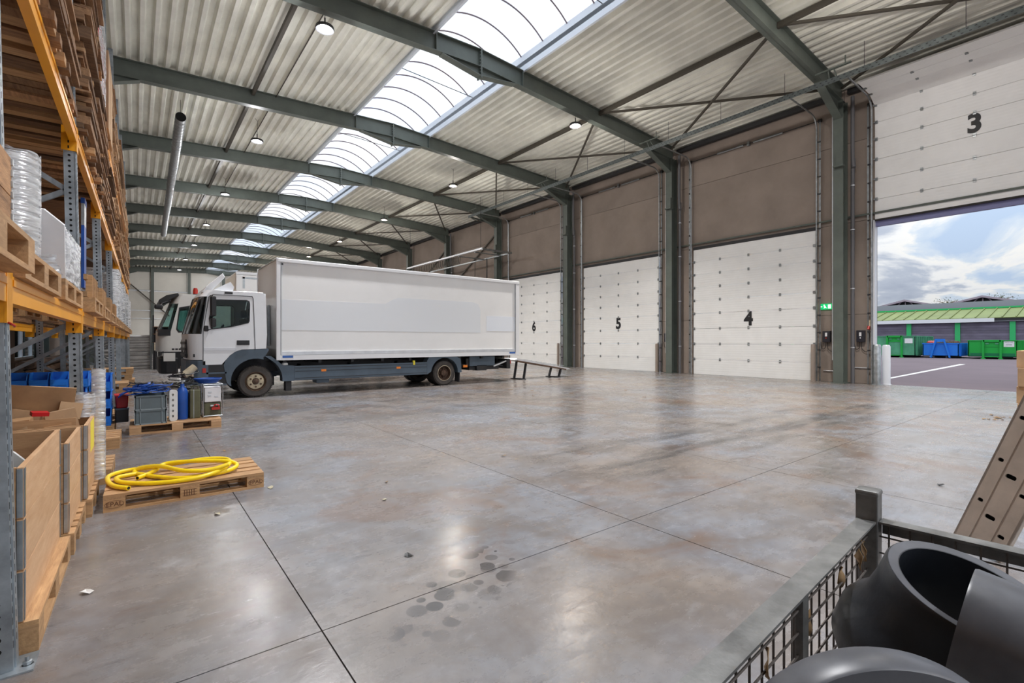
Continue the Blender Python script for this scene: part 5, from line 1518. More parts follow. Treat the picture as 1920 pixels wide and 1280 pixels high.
def build_floor_goods():
    p = pallet('pallet', 'wooden pallet with a coiled yellow hose on it', (-0.215, 5.22, 0), R(-0.8), 'wooden pallets on the open floor')
    epal(p)
    # hose: one long tube coiled on the boards
    # world-space points worked out from the coil's outline
    t = thing('hose', 'bright yellow coiled hose on the pallet in front', 'hose', (0.3, 5.6, 0.147))
    o = Vector((0.3, 5.6, 0.147))
    for nm, pts in (('hose_coil', HOSE_A), ('hose_coil', HOSE_B)):
        pp = [Vector(q) - o for q in smooth_path(pts, 7)]
        c = part(nm, MB().tube(pp, 0.0195, 12), 'hose', t, smooth=50)
        d = (pp[0] - pp[1]).normalized()
        part('hose_opening', MB().tube([pp[0], pp[0] + d * .0015], 0.013, 12), 'hole', c)
    # second pallet with crates and cables
    q = Vector((-0.08, 9.30, 0))
    pallet('pallet', 'wooden pallet loaded with grey crates and cables in front of the truck', tuple(q), R(-0.6), 'wooden pallets on the open floor', m1='wood_palex', m2='wood_pale')
    def at(x, y, z): return (q.x + x, q.y + y, z)
    for k in range(2):
        t = thing('grey_crate', 'grey plastic crate, %s of the two stacked at the front of the loaded pallet' % ['lower', 'upper'][k], 'crate', at(.06, .0, .1445 + k * .221), 0, 'grey plastic crates')
        part('crate_body', MB().box((0.01, 0.01, 0), (.39, .55, .012)).box((0.01, .01, 0), (.39, .018, .2)).box((0.01, .542, 0), (.39, .55, .2)).box((.01, .01, 0), (.018, .55, .2)).box((.382, .01, 0), (.39, .55, .2)), 'crate_grey', t)
        part('crate_rim', MB().box((0, 0, .195), (.4, .02, .22)).box((0, .54, .195), (.4, .56, .22)).box((0, 0, .195), (.02, .56, .22)).box((.38, 0, .195), (.4, .56, .22)), 'crate_grey', t)
        for x in (0.0, .065, .335, .39): part('crate_rib', MB().box((x, 0.0, .0), (x + .01, .02, .2)), 'crate_rib', t)
        part('crate_rib', MB().box((0, 0, .0), (.4, .015, .018)), 'crate_rib', t)
    t = thing('grey_crate', 'dark grey crate under the red bin at the left of the loaded pallet', 'crate', at(-.10, .32, .1445), R(4), 'grey plastic crates')
    part('crate_body', MB().box((-.06, 0.16, 0), (.1, .50, .22)), 'plastic_black', t, bevel=.008); part('crate_rim', MB().box((-.065, .155, .2), (.105, .505, .225)), 'crate_grey', t)
    t = thing('red_bin', 'red plastic bin on the dark crate of the loaded pallet', 'bin', at(-.10, .32, .370), R(4))
    part('bin_body', MB().prism([(-.05, 0), (.09, 0), (.1, .2), (-.06, .2)], .16, .50), 'red_plastic', t, bevel=.015); part('bin_rim', MB().box((-.07, .15, .19), (.11, .51, .205)), 'red_plastic', t)
    r = random.Random(5)
    # heap of blue cables over the crates
    t = thing('cable_heap', 'heap of blue cables hanging over the grey crates', 'cables', at(.15, .3, .585))
    mb = MB()
    for k in range(26):
        a0 = r.uniform(0, 6.28); cx, cy = r.uniform(-.08, .16), r.uniform(-.15, .15); rad = r.uniform(.08, .2); zz = r.uniform(.0, .10)
        pts = [(cx + rad * 1.25 * math.cos(a0 + j * .5), cy + rad * math.sin(a0 + j * .5), .01 + zz + .012 * j * r.uniform(.2, .8)) for j in range(10)]
        mb.tube(smooth_path(pts, 3), .0085, 6)
    part('blue_cable', mb, 'blue_dark', t, smooth=50)['kind'] = 'stuff'
    mb = MB()
    for k in range(10):
        a0 = r.uniform(0, 6.28); cx, cy = r.uniform(.0, .2), r.uniform(-.1, .15); rad = r.uniform(.06, .16)
        pts = [(cx + rad * 1.3 * math.cos(a0 + j * .5), cy + rad * math.sin(a0 + j * .5), .12 + .012 * j * r.uniform(.3, .8)) for j in range(9)]
        mb.tube(smooth_path(pts, 3), .0075, 6)
    part('black_cable', mb, 'plastic_black', t, smooth=50)['kind'] = 'stuff'
    t = thing('blue_tarp', 'folded blue plastic sheet slanting down at the left of the loaded pallet', 'tarp', at(.02, .40, .585))
    mb = MB(); n = 8
    for i in range(n + 1):
        for j in range(n + 1):
            mb.v.append((-.16 + i * .05, -.2 + j * .05, -.02 + .20 * (i / n) ** .8 + r.uniform(-.012, .012)))
    mb.f = [(i * (n + 1) + j, (i + 1) * (n + 1) + j, (i + 1) * (n + 1) + j + 1, i * (n + 1) + j + 1) for i in range(n) for j in range(n)]
    so = part('sheet', mb, 'blue_dark', t, smooth=40); md = so.modifiers.new('thick', 'SOLIDIFY'); md.thickness = .008
    t = thing('white_profile', 'white perforated plastic profile standing beside the grey crates', 'profile', at(.50, .12, .1445), R(8))
    pr = rrect(0, 0, .11, .50, .04)
    holes = [rrect(.035, .06 + k * .085, .06, .10 + k * .085, .01, 2) for k in range(5)]
    part('profile_face', plate(pr, holes, .05, 'xz', 0), 'white_plastic', t); part('profile_back', MB().box((.02, .05, .02), (.09, .09, .46)), 'white_plastic', t)
    t = thing('gas_cylinder', 'blue cylinder standing in the middle of the loaded pallet', 'cylinder', at(.68, .30, .1445))
    part('cylinder_body', MB().lathe([(0, 0), (.075, 0), (.08, .02), (.08, .44), (.06, .50), (.03, .53), (.03, .58), (0, .58)], 24), 'blue_dark', t, smooth=50)
    part('valve', MB().cyl((0, 0, .58), (0, 0, .63), .018, 8).cyl((-.04, 0, .62), (.04, 0, .62), .012, 8), 'steel_galv', t)
    t = thing('olive_canister', 'olive green canister between the blue cylinder and the white machine', 'canister', at(.78, .24, .1445))
    part('can_body', MB().box((0, 0, 0), (.15, .18, .48)), 'olive', t, bevel=.02); part('can_handle', MB().tube([(.03, .09, .48), (.03, .09, .53), (.12, .09, .53), (.12, .09, .48)], .012, 6), 'olive', t)
    part('strap', MB().box((.05, -.004, 0), (.06, 0, .48)), 'steel_galv', t)
    t = thing('pump_unit', 'white machine in a steel frame with red valve on the loaded pallet', 'machine', at(.97, .25, .1445))
    part('housing', MB().box((.02, .03, .25), (.26, .34, .50)), 'paper', t, bevel=.01); part('lower_housing', MB().box((.02, .05, 0), (.26, .34, .24)), 'olive', t, bevel=.01)
    fr = MB()
    for x in (0.0, .28):
        for y in (0.0, .36): fr.cyl((x, y, 0), (x, y, .55), .009, 6)
    for z in (.02, .55):
        for y in (0, .36): fr.cyl((0, y, z), (.28, y, z), .009, 6)
        for x in (0, .28): fr.cyl((x, 0, z), (x, .36, z), .009, 6)
    part('frame', fr, 'steel_galv', t)
    part('valve_wheel', MB().lathe([(.03, -.01), (.045, 0), (.03, .01)], 14, Matrix.Translation((.19, .02, .17)) @ Matrix.Rotation(R(90), 4, 'X')), 'red_plastic', t)
    part('valve_body', MB().box((.12, .0, .12), (.24, .05, .16)), 'red_lens', t)
    gg = MB()
    for x, z in ((.09, .36), (.19, .34), (.10, .42), (.13, .19), (.21, .2)): gg.box((x - .025, .022, z - .012), (x + .025, .03, z + .012))
    part('gauge', gg, 'alu', t)
    t = thing('cable_coil', 'coil of dark blue cable on top of the white machine', 'cable', at(1.05, .42, .71))
    mb = MB()
    for k in range(7):
        a0 = r.uniform(0, 6); pts = [((.13 + .012 * k) * math.cos(a0 + j * .52), (.11 + .01 * k) * math.sin(a0 + j * .52), .01 + .011 * k) for j in range(13)]
        mb.tube(smooth_path(pts, 3), .009, 6)
    part('windings', mb, 'blue_dark', t, smooth=50)['kind'] = 'stuff'
    t = thing('welding_cable', 'tangle of black cables with a beige fitting behind the blue cylinder', 'cables', at(.72, .56, .1445))
    mb = MB()
    for k in range(12):
        a0 = r.uniform(0, 6.28); rad = r.uniform(.06, .17)
        pts = [(rad * 1.3 * math.cos(a0 + j * .55), rad * math.sin(a0 + j * .55), .40 + .025 * k + .014 * j) for j in range(9)]
        mb.tube(smooth_path(pts, 3), .009, 6)
    part('black_cable', mb, 'plastic_black', t, smooth=50)['kind'] = 'stuff'
    part('fitting', MB().cyl((0, 0, .70), (.16, .05, .84), .06, 14), 'hub_cream', t, smooth=40)
    part('stand', MB().box((-.12, -.1, 0), (.12, .1, .42)), 'plastic_black', t, bevel=.02)


mat('crate_rib', (0.26, 0.31, 0.33), 0.5)
HOSE_A = [(-0.05, 5.27, 0.166), (-0.15, 5.42, 0.166), (-0.2, 5.656, 0.166), (-0.19, 5.873, 0.166), (-0.06, 6.003, 0.166), (0.13, 5.941, 0.176), (0.32, 5.842, 0.206), (0.55, 5.811, 0.221), (0.72, 5.724, 0.216), (0.74, 5.53, 0.211), (0.64, 5.34, 0.196), (0.48, 5.26, 0.176), (0.28, 5.27, 0.166), (0.07, 5.35, 0.166), (-0.09, 5.51, 0.166), (-0.14, 5.662, 0.166), (-0.12, 5.761, 0.166), (0.01, 5.805, 0.166)]
HOSE_B = [(0.01, 5.606, 0.166), (0.09, 5.693, 0.171), (0.15, 5.712, 0.196), (0.18, 5.78, 0.211), (0.26, 5.811, 0.226), (0.48, 5.687, 0.236), (0.71, 5.55, 0.226), (0.79, 5.46, 0.196), (0.71, 5.35, 0.178), (0.53, 5.33, 0.166), (0.33, 5.36, 0.166), (0.16, 5.54, 0.166), (0.05, 5.724, 0.166), (-0.01, 5.86, 0.166), (0.03, 5.867, 0.201), (0.18, 5.668, 0.236), (0.35, 5.38, 0.226), (0.55, 5.32, 0.216), (0.7, 5.33, 0.241)]


def cam_axis(right, up, toward):
    """direction given as seen by someone at the door end looking down the hall"""
    f = Vector((math.sin(YAW), math.cos(YAW), 0)); r_ = Vector((math.cos(YAW), -math.sin(YAW), 0))
    return (r_ * right + Vector((0, 0, 1)) * up - f * toward).normalized()


def frame_to(axis, origin):
    q = axis.to_track_quat('Z', 'Y'); return Matrix.Translation(origin) @ q.to_matrix().to_4x4()


def build_gitter():
    T = thing('mesh_box_pallet', 'grey steel mesh box with pipe fittings in the right foreground', 'mesh box', (1.76, 0.49, 0), R(4))
    L, D, zt = 1.45, 0.835, 0.885
    for x in (0, -L):
        for y in (0, -D):
            p = part('corner_post', MB().box((x - .028, y - .028, 0.10), (x + .028, y + .028, .965)), 'frame_steel', T, bevel=.004)
            part('post_cap', MB().box((x - .030, y - .030, .955), (x + .030, y + .030, .972)), 'frame_steel', p, bevel=.006)
            part('foot', MB().box((x - .05, y - .05, 0), (x + .05, y + .05, .10)), 'frame_steel', p)
    for y in (0, -D):
        part('top_rail', MB().box((-L + .03, y - .024, zt - .006), (-.03, y + .024, zt)).box((-L + .03, y - .024 if y else y + .018, zt - .045), (-.03, y - .018 if y else y + .024, zt - .0065)), 'frame_steel', T)
        part('bottom_rail', MB().box((-L + .03, y - .02, .12), (-.03, y + .02, .17)), 'frame_steel', T)
        part('mid_post', MB().box((-L * .42 - .018, y - .012, .15), (-L * .42 + .018, y + .012, zt - .008)), 'frame_steel', T)
    for x in (0, -L):
        part('top_rail', MB().box((x - .024, -D + .03, zt - .006), (x + .024, -.03, zt)).box((x - .024 if x else x + .018, -D + .03, zt - .045), (x - .018 if x else x + .024, -.03, zt - .0065)), 'frame_steel', T)
        part('bottom_rail', MB().box((x - .02, -D + .03, .12), (x + .02, -.03, .17)), 'frame_steel', T)
    part('floor_sheet', MB().box((-L + .02, -D + .02, .12), (-.02, -.02, .135)), 'frame_steel', T)
    w = 0.0026
    for y in (0, -D):
        mb = MB()
        for k in range(1, 25): mb.tube([(-L + k * L / 25, y + w, .15), (-L + k * L / 25, y + w, zt - .005)], w, 5)
        for k in range(1, 15): mb.tube([(-L, y - w, .15 + k * .049), (0, y - w, .15 + k * .049)], w, 5)
        part('wire_mesh', mb, 'mesh_steel', T)['kind'] = 'stuff'
    for x in (0, -L):
        mb = MB()
        for k in range(1, 17): mb.tube([(x + w, -k * D / 17, .15), (x + w, -k * D / 17, zt - .005)], w, 5)
        for k in range(1, 15): mb.tube([(x - w, -D, .15 + k * .049), (x - w, 0, .15 + k * .049)], w, 5)
        part('wire_mesh', mb, 'mesh_steel', T)['kind'] = 'stuff'
    # dry leaves caught in the mesh
    r = random.Random(2)
    for k, (x, z) in enumerate(((-.09, .84), (-.14, .83), (-.30, .83), (-.55, .81), (-.80, .83), (-1.04, .82))):
        mb = MB()
        n = 5; c = []
        for i in range(n):
            wd = .020 * math.sin(math.pi * (i + .3) / n)
            c += [(-wd + r.uniform(-.004, .004), r.uniform(-.006, .006), -i * .014), (wd, r.uniform(-.006, .006), -i * .014)]
        mb.v = c; mb.f = [(2 * i, 2 * i + 1, 2 * i + 3, 2 * i + 2) for i in range(n - 1)]
        p = T.matrix_basis @ Vector((x, -.004, z))
        o = part('dry_leaf', mb, 'leaf', None, tuple(p), (0, r.uniform(-.4, .4), R(4) + r.uniform(-.5, .5)), smooth=60)
        md = o.modifiers.new('thick', 'SOLIDIFY'); md.thickness = .0015
        tag(o, 'dry brown leaf caught in the wire mesh, %s from the corner post' % ORD[k].replace('nearest', 'first'), 'leaf', 'dry leaves in the mesh box')
    # pipe fittings of black plastic
    f1 = Vector((1.385, 0.205, 0.893))
    ax = Vector((-0.135, -0.316, 0.939)).normalized()
    t = thing('pipe_fitting', 'large black plastic reducer with a wide open mouth in the mesh box', 'pipe fitting', f1, 0, 'black pipe fittings')
    m = frame_to(ax, (0, 0, 0))
    Rm = .150
    part('outer_wall', MB().lathe([(Rm - .026, 0), (Rm - .004, .003), (Rm, -.004), (Rm + .002, -.05), (Rm + .010, -.10), (Rm + .018, -.125), (Rm + .034, -.145), (Rm + .044, -.165), (Rm + .046, -.22), (Rm + .03, -.25)], 64, m), 'pe_black', t, smooth=50)
    part('inner_wall', MB().lathe([(Rm - .026, 0), (Rm - .028, -.02), (Rm - .028, -.20), (Rm, -.28)], 64, m), 'pe_black', t, smooth=50)
    part('mouth_rim', MB().lathe([(Rm - .024, .0005), (Rm - .005, .0035)], 64, m), 'pe_grey', t, smooth=50)
    f2 = Vector((1.238, 0.125, 0.873))
    t = thing('pipe_fitting', 'grey-black pipe piece leaning at the right edge of the mesh box', 'pipe fitting', f2, 0, 'black pipe fittings')
    m = frame_to(cam_axis(.64, -.18, .745), (0, 0, 0))
    part('outer_wall', MB().lathe([(.088, -.075), (.105, -.075), (.107, -.07), (.107, .22)], 56, m), 'pe_grey', t, smooth=50)
    part('inner_wall', MB().lathe([(.088, -.075), (.088, .22), (.107, .22)], 56, m), 'pe_black', t, smooth=50)
    f3 = Vector((0.88, 0.204, 0.690))
    t = thing('pipe_fitting', 'wide grey-black pipe ring lying in front in the mesh box', 'pipe fitting', f3, 0, 'black pipe fittings')
    m = frame_to(cam_axis(-.05, .05, .99), (0, 0, 0))
    part('outer_wall', MB().lathe([(.220, .0), (.2435, .0), (.2465, -.005), (.2465, -.055), (.244, -.06)], 72, m), 'pe_grey', t, smooth=50)
    part('inner_wall', MB().lathe([(.220, .0), (.220, -.06), (.244, -.06)], 72, m), 'pe_black', t, smooth=50)


def build_ramp_plank():
    Lv = Vector((0.0, -0.322, 0.947)).normalized(); wv = Vector((-.33, -.89, -.303)); wv = (wv - Lv * wv.dot(Lv)).normalized(); nv = Lv.cross(wv)
    t = thing('ramp_plank', 'perforated aluminium ramp plank leaning upright at the right edge', 'ramp', (4.45, 0.755, 0.085))
    t.rotation_euler = Matrix((wv, nv, Lv)).transposed().to_euler()
    # local: x = width, z = length
    W, Ln = 0.27, 2.3
    holes = [rrect(.10, .22 + k * .30, .155, .25 + k * .30, .012, 3) for k in range(7)] + [rrect(.03, .30 + k * .30, .06, .325 + k * .30, .010, 3) for k in range(6)] + [rrect(.20, .14 + k * .30, .235, .165 + k * .30, .010, 3) for k in range(7)]
    part('tread_plate', plate([(0, 0), (W, 0), (W, Ln), (0, Ln)], holes, .012, 'xz', 0), 'ramp_alu', t)
    for x in (0, W - .012): part('side_flange', MB().box((x, 0, 0), (x + .012, .05, Ln)), 'ramp_alu', t)
    part('shade_backing', MB().box((0.013, .044, 0), (W - .013, .05, Ln)), 'steel_dark', t)  # added dark sheet; puts the shade inside the holes into colour
    for x in (.075, .18): part('rib_line', MB().box((x, -.004, 0), (x + .006, 0, Ln)), 'ramp_alu', t)


def build_right_edge():
    x0, y0 = 12.2, 0.06
    k = 0
    zz = 0
    for i, (h, dx) in enumerate(((.33, 0), (.30, .05), (.33, -.02), (.30, .04))):
        t = thing('carton', 'brown carton in the tall stack at the right picture edge, %s from the bottom' % ORD[i].replace('nearest', 'first'), 'carton', (x0 + dx, y0 + dx * .3, zz), 0, 'cartons stacked at the right edge')
        part('carton_body', MB().box((0, -1.0, 0), (1.0, 1.16, h - .004)), 'cardboard', t, bevel=.006)
        part('tape', MB().box((-.002, .4, h * .0), (0.0, .47, h - .004)), 'wood_palex', t)
        zz += h
    t = thing('concrete_block', 'grey hollow concrete block on the floor at the right edge', 'block', (8.15, 0.62, 0))
    part('block_body', plate([(0, 0), (.2, 0), (.2, .34), (0, .34)], [[(.03, .04), (.17, .04), (.17, .15), (.03, .15)], [(.03, .19), (.17, .19), (.17, .3), (.03, .3)]], .22, 'xy', 0.0), 'concrete_block', t)
    part('block_base', MB().box((.03, .04, 0), (.17, .3, .02)), 'concrete_block', t)


def build_debris():
    r = random.Random(11)
    spots = [(1.42, 2.94, .035, 'plastic_black', 'small black scrap on the floor near the drip stains'), (1.99, 4.61, .025, 'leaf', 'small dark twig on the floor in the middle of the hall'),
             (1.75, 4.11, .03, 'leaf_pale', 'pale leaf on the floor right of the hose pallet'), (.53, 4.61, .035, 'leaf_pale', 'pale dry leaf on the floor in front of the hose pallet'),
             (1.03, 5.12, .05, 'leaf_pale', 'pale crumpled leaf at the right corner of the hose pallet'), (8.18, 9.58, .05, 'leaf', 'brown leaf on the floor before the middle closed door'),
             (3.59, 4.77, .03, 'leaf', 'brown speck of leaf on the open floor'), (6.26, 1.15, .05, 'plastic_black', 'dark leaf on the bright floor near the ramp plank'),
             (10.2, 7.6, .05, 'leaf', 'brown leaf lying towards the nearest closed door'), (9.0, 10.6, .05, 'leaf', 'dark leaf on the floor near the truck tail'), (11.2, 9.0, .05, 'leaf', 'thin brown twig on the floor right of the truck tail'),
             (-.22, 3.62, .04, 'white_plastic', 'white scrap beside the nearest collar box'), (.9, 7.2, .03, 'leaf', 'dark bit of leaf between the two floor pallets')]
    for i in range(14): spots.append((12.6 + r.uniform(-.4, .4), 1.5 + r.uniform(-.15, .15), r.uniform(.03, .06), 'leaf', 'dry leaf in the small pile near the open door'))
    for x, y, s, m_, lab in spots:
        mb = MB(); n = 7
        c = [(0, 0, .008)] + [(s * r.uniform(.5, 1.2) * math.cos(2 * math.pi * k / n), s * r.uniform(.3, .7) * math.sin(2 * math.pi * k / n), r.uniform(.001, .018)) for k in range(n)]
        mb.v = c; mb.f = [(0, 1 + k, 1 + (k + 1) % n) for k in range(n)]
        o = part('leaf_scrap', mb, m_, None, (x, y, 0.0005), (0, 0, r.uniform(0, 3)))
        md = o.modifiers.new('thick', 'SOLIDIFY'); md.thickness = .002; md.offset = 1
        tag(o, lab, 'leaf' if 'leaf' in lab else 'scrap', 'dry leaves in a pile' if 'pile' in lab else None)
    # long scrap on the floor by door 5
    for i, (x, y) in enumerate(((9.3, 9.4), (8.6, 11.2))): 
        o = part('twig', MB().tube([(0, 0, .006), (.08, .03, .01), (.17, .0, .006)], .005, 5), 'leaf', None, (x, y, 0)); tag(o, ['thin twig on the floor in front of the closed doors', 'short twig on the floor beside the truck tail'][i], 'twig')


def build_far_storage():
    # stacked profiles and shelf at the end of the rack aisle
    t = thing('profile_rack', 'grey stack of pipes and profiles at the end of the rack aisle', 'pipe stack', (-0.35, 30.6, 0))
    rr = random.Random(4); zz = .02
    for k in range(11):
        rad = rr.choice((.06, .085, .11))
        part('pipe', MB().cyl((-1.2, .3, zz + rad), (1.0, .3, zz + rad), rad, 12), 'grey_pipe_far', t, smooth=40); zz += rad * 2 + .01
    for x in (-1.0, .92): part('post', MB().box((x, .12, 0), (x + .06, .5, 2.5 if x > 0 else 2.2)), 'steel_track', t)
    t = thing('shelf_unit', 'open shelf unit with orange boxes on dark pipes at the end of the rack aisle', 'shelf', (0.66, 30.3, 0))
    for x in (0, .95): part('post', MB().box((x, 0, 0), (x + .06, .06, 2.75 if x == 0 else 2.05)), 'steel_dark', t)
    part('pale_bin', MB().box((.03, .02, .98), (.98, .7, 1.33)), 'hub_cream', t)
    for k in range(5): part('dark_pipe', MB().cyl((.12 + k * .19, .2, 0), (.12 + k * .19, .2, .97), .085, 12), 'steel_dark', t, smooth=40)
    for z in (1.35, 1.78, 2.15): part('shelf_board', MB().box((0, 0, z), (1.0, .6, z + .03)), 'wood_stack', t)
    part('shelf_back', MB().box((0, .58, 1.35), (1.0, .6, 2.18)), 'steel_dark', t)
    for k, (x, z, w) in enumerate(((.3, 1.81, .6), (.15, 1.81, .14), (.2, 1.38, .25), (.5, 1.38, .3))):
        o = thing('orange_box', 'orange box on the far shelf, %s' % ['the wide one on the upper board', 'narrow one at the left of the upper board', 'left one on the lower board', 'right one on the lower board'][k], 'box', (0.66 + x, 30.38, z + .003), 0, 'orange boxes on the far shelf')
        part('box_body', MB().box((0, 0, 0), (w, .35, .22 if k else .2)), 'orange_box' if k < 2 else 'leaf', o, bevel=.01); part('box_label', MB().box((.03, -.004, .06), (w - .03, 0, .12)), 'paper', o)


mat('orange_box', (0.62, 0.13, 0.05), 0.5)
build_floor_goods(); build_gitter(); build_ramp_plank(); build_right_edge(); build_debris(); build_far_storage()

# ------------------------------------------------------------------ the yard seen through the open door
def container(label, loc, w, l, h, m_, style, rot=0.0):
    """open skip: local x = depth (away), y = width to the left, origin at the front right bottom corner"""
    t = thing('skip_container', label, 'skip', loc, rot, 'skips in the yard')
    wl = MB(); th = .05; b = .18
    wl.box((0, 0, b), (th, w, h)); wl.box((l - th, 0, b), (l, w, h)); wl.box((0, 0, b), (l, th, h)); wl.box((0, w - th, b), (l, w, h)); wl.box((0, 0, b), (l, w, b + .05))
    part('tub', wl, m_, t)
    part('top_rim', MB().box((-.03, -.05, h - .08), (l + .03, .07, h)).box((-.03, w - .07, h - .08), (l + .03, w + .05, h)).box((-.04, -.05, h - .08), (.07, w + .05, h)).box((l - .07, -.05, h - .08), (l + .04, w + .05, h)), m_, t)
    for k in range(10):
        x = .35 + k * (l - .6) / 9
        part('side_rib', MB().box((x, -.09, b), (x + .09, 0, h - .06)), m_, t); part('side_rib', MB().box((x, w, b), (x + .09, w + .09, h - .06)), m_, t)
    part('skid', MB().box((-.05, w * .3, .0), (l, w * .3 + .12, b)).box((-.05, w * .66, 0), (l, w * .66 + .12, b)), 'steel_dark', t)
    if style == 'A':
        f = MB(); c = w / 2
        f.bar((-.06, c - .62, .05), (-.14, c - .25, h + .32), .16, .12); f.bar((-.06, c + .62, .05), (-.14, c + .25, h + .32), .16, .12); f.box((-.2, c - .33, h + .12), (-.06, c + .33, h + .36))
        part('hook_frame', f, m_, t)
    else:
        f = MB()
        for y in (w * .32, w * .68): f.box((-.14, y - .07, 0), (0, y + .07, h + .02))
        f.box((-.14, w * .32, h - .14), (0, w * .68, h + .03)); f.box((-.16, w * .27, 0.0), (-.02, w * .37, .06)); f.box((-.16, w * .63, 0.0), (-.02, w * .73, .06)); f.box((-.1, w * .32, .16), (-.0, w * .68, .22))
        part('hook_frame', f, 'green_b', t)
        part('hook_plate', MB().box((-.03, w * .34, h - .55), (-.005, w * .66, h - .14)), 'green_b', t)
        hk = MB()
        for y in (w * .40, w * .60): hk.box((-.07, y - .1, h - .34), (-.03, y + .1, h - .24))
        part('hook_lug', hk, 'green_a', t)
    return t


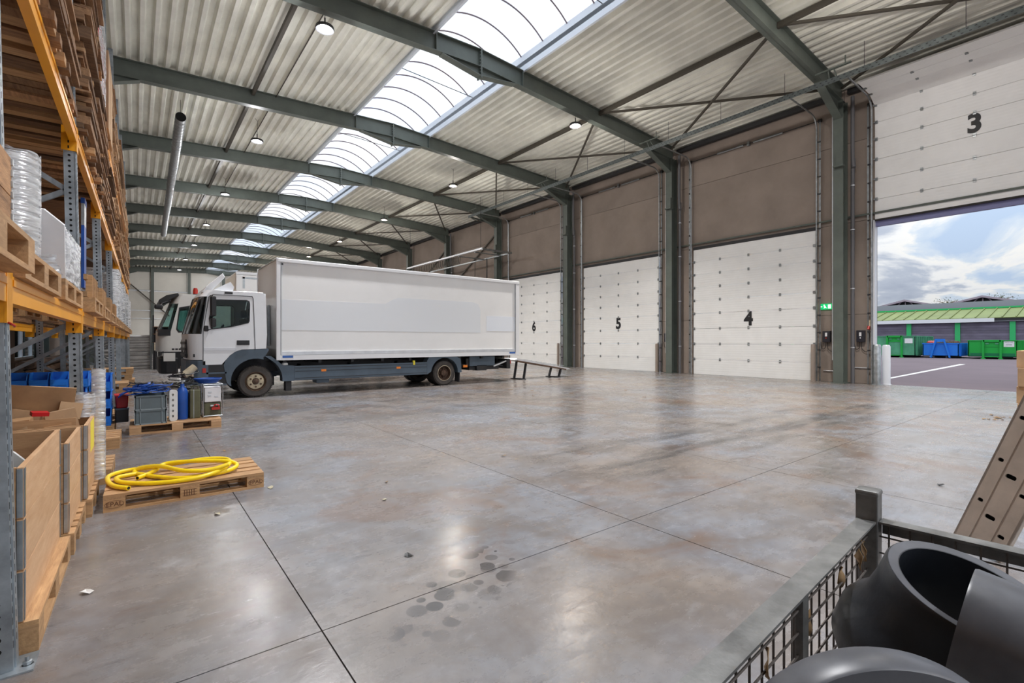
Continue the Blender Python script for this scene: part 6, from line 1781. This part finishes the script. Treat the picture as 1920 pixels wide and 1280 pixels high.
def build_yard():
    g = container('pale turquoise-green skip, leftmost in the yard', (54.6, 11.75, -.02), 2.95, 6.2, 1.95, 'green_a', 'H')
    part('notice', MB().box((-.01, .18, 1.28), (-.002, .75, 1.72)), 'paper', g)
    b = container('bright blue skip with an A-shaped hook frame, middle of the yard', (55.0, 8.95, -.02), 2.35, 5.6, 1.30, 'bin_blue', 'A')
    g2 = container('bright green skip with a white notice, rightmost in the yard', (55.4, 5.55, -.02), 2.85, 6.2, 1.55, 'green_b', 'H')
    part('notice', MB().box((-.01, .15, 1.0), (-.002, .75, 1.45)), 'paper', g2)
    ln = MB()
    for z, y0, y1 in ((1.34, .22, .40), (1.33, .42, .52), (1.35, .54, .68), (1.22, .28, .62), (1.15, .28, .6)): ln.box((-.013, y0, z - .018), (-.011, y1, z + .018))
    part('print_line', ln, 'steel_galv', g2)
    part('dark_band', MB().box((-.004, .1, .22), (-.001, 2.75, .48)), 'green_dark', g2)
    rr = random.Random(9)
    for k in range(8):
        o = part('scrap_lump', MB().lathe([(0, 0), (.25, .02), (.3, .18), (.18, .34), (0, .38)], 7), ['rust_rim', 'steel_dark', 'red_lens'][k % 3], None, (55.6 + (k // 3) * .75, 9.45 + (k % 3) * .72, 1.12), (rr.uniform(-.3, .3), 0, rr.uniform(0, 3)))
        tag(o, 'dark scrap metal heaped in the blue skip', 'scrap', 'scrap in the blue skip')
    # scrap fill under the visible lumps
    o = tag(part('scrap_bed', MB().box((55.06, 9.02, .23), (60.5, 11.2, 1.06)), 'steel_dark'), 'bed of dark scrap filling the blue skip', 'scrap')
    # painted line
    o = part('road_line', MB().add([(22.83, 5.86, -.018), (22.83, 5.70, -.018), (41.3, 6.40, -.018), (41.3, 6.68, -.018), (22.83, 5.86, -.0195), (22.83, 5.70, -.0195), (41.3, 6.40, -.0195), (41.3, 6.68, -.0195)], [(0, 1, 2, 3), (7, 6, 5, 4), (0, 4, 5, 1), (1, 5, 6, 2), (2, 6, 7, 3), (3, 7, 4, 0)]), 'line_white')
    tag(o, 'white painted line on the asphalt of the yard', 'road line')
    # long shed behind the skips
    T = thing('shed', 'long shed with slatted grey wall and light green metal roof behind the skips', 'building', (70, 0, 0))
    y0, y1 = -12, 42
    for k in range(12): pbox('wall_slat', T, (.12, y1 - y0, .27), 'shed_wall', (.06, (y0 + y1) / 2, .15 + k * .285))
    part('wall_core', MB().box((.12, y0, 0), (.3, y1, 3.5)), 'steel_dark', T)
    for k in range(11):
        y = -9.5 + k * 4.15
        part('post', MB().box((-.16, y, 0), (0, y + .42, 3.45)), 'green_post', T)
    part('gutter', MB().box((-.45, 8.6, 3.45), (-.2, y1, 3.85)), 'white_trim', T); part('gutter', MB().box((-.35, y0, 3.55), (-.2, 8.6, 3.85)), 'steel_dark', T)
    # roof of standing seam sheets
    n = 54
    shm = MB()
    sw = (y1 - y0) / n
    shm.prism([(-.4, 3.84), (5.2, 5.05), (5.2, 5.11), (-.4, 3.90)], 0, sw - .02); shm.prism([(-.4, 3.88), (5.2, 5.09), (5.2, 5.2), (-.4, 3.99)], 0, .08)
    me = shm.mesh('roof_sheet', 'roof_green')
    for k in range(n): link('roof_sheet', me, T, (0, y0 + k * sw, 0))
    part('ridge', MB().box((5.1, y0, 5.12), (5.4, y1, 5.3)), 'green_post', T)
    part('fascia', MB().box((6.0, y0, 4.6), (6.3, y1, 6.0)), 'fascia', T)
    # saw-tooth roofs further back
    T2 = thing('hall_roofs', 'row of low pale gabled roofs behind the shed', 'building', (82, 0, 0))
    for k in range(7):
        yc = -4 + k * 7.6
        part('gable_roof', MB().prism([(yc - 3.8, 6.1), (yc, 7.1), (yc + 3.8, 6.1), (yc + 3.8, 5.9), (yc, 6.85), (yc - 3.8, 5.9)], 0, 26, 'x'), 'shed_roof', T2)
        part('gable_wall', MB().prism([(yc - 3.4, 6.0), (yc, 6.9), (yc + 3.4, 6.0)], .8, .9, 'x'), 'steel_dark', T2)
        st = MB()
        for q in (-.7, 0, .7): st.bar((.5, yc + q * 1.6, 6.0), (.5, yc + q * .6, 6.8), .1, .1)
        part('strut', st, 'shed_roof', T2)
    part('base', MB().box((.5, -14, 0), (26, 48, 6.0)), 'fascia', T2); part('top_roof', MB().prism([(10, 6.1), (26, 7.9), (26, 6.1)], -14, 48), 'shed_roof', T2)
    # shrubs above the roofs
    for i, (y, s, lab) in enumerate(((12.5, 1.1, 'bare shrub showing above the pale roofs, left one'), (8.4, 1.3, 'bare shrub showing above the pale roofs, middle one'), (2.5, 2.3, 'autumn treetop above the pale roofs at the right'))):
        t = thing('shrub', lab, 'shrub', (106 if i == 2 else 96, y * 1.35, 0 if i == 2 else 6.8), 0, 'shrubs behind the roofs')
        rr = random.Random(i); mb = MB()
        h0 = 5.2 if i == 2 else 0
        for k in range(220):
            a, e, q = rr.uniform(0, 6.28), rr.uniform(0, 1.4), rr.uniform(.3, 1) * s
            p = Vector((q * math.cos(a) * math.cos(e) * 1.3, q * math.sin(a) * math.cos(e) * 2.2, h0 + q * math.sin(e) * (1.2 if i < 2 else 1.6)))
            d1 = Vector((rr.uniform(-1, 1), rr.uniform(-1, 1), rr.uniform(-1, 1))) * .16; d2 = Vector((rr.uniform(-1, 1), rr.uniform(-1, 1), rr.uniform(-1, 1))) * .16
            mb.add([p, p + d1, p + d2], [(0, 1, 2)])
        part('foliage', mb, 'foliage' if i < 2 else 'foliage_autumn', t)['kind'] = 'stuff'
        tr = MB()
        for k in range(6): a = k * 1.05; tr.tube([(0, 0, 0 if i < 2 else 0), (.1 * math.cos(a), .1 * math.sin(a), h0 + .2), (s * .7 * math.cos(a), s * 1.2 * math.sin(a), h0 + s * .7)], [.05, .04, .015], 5)
        part('branches', tr, 'wood_dark', t)


mat('green_dark', (0.0, 0.16, 0.06), 0.5)
mat('foliage_autumn', (0.28, 0.20, 0.06), 0.9, 0.0, 0.4, 2)
build_yard()
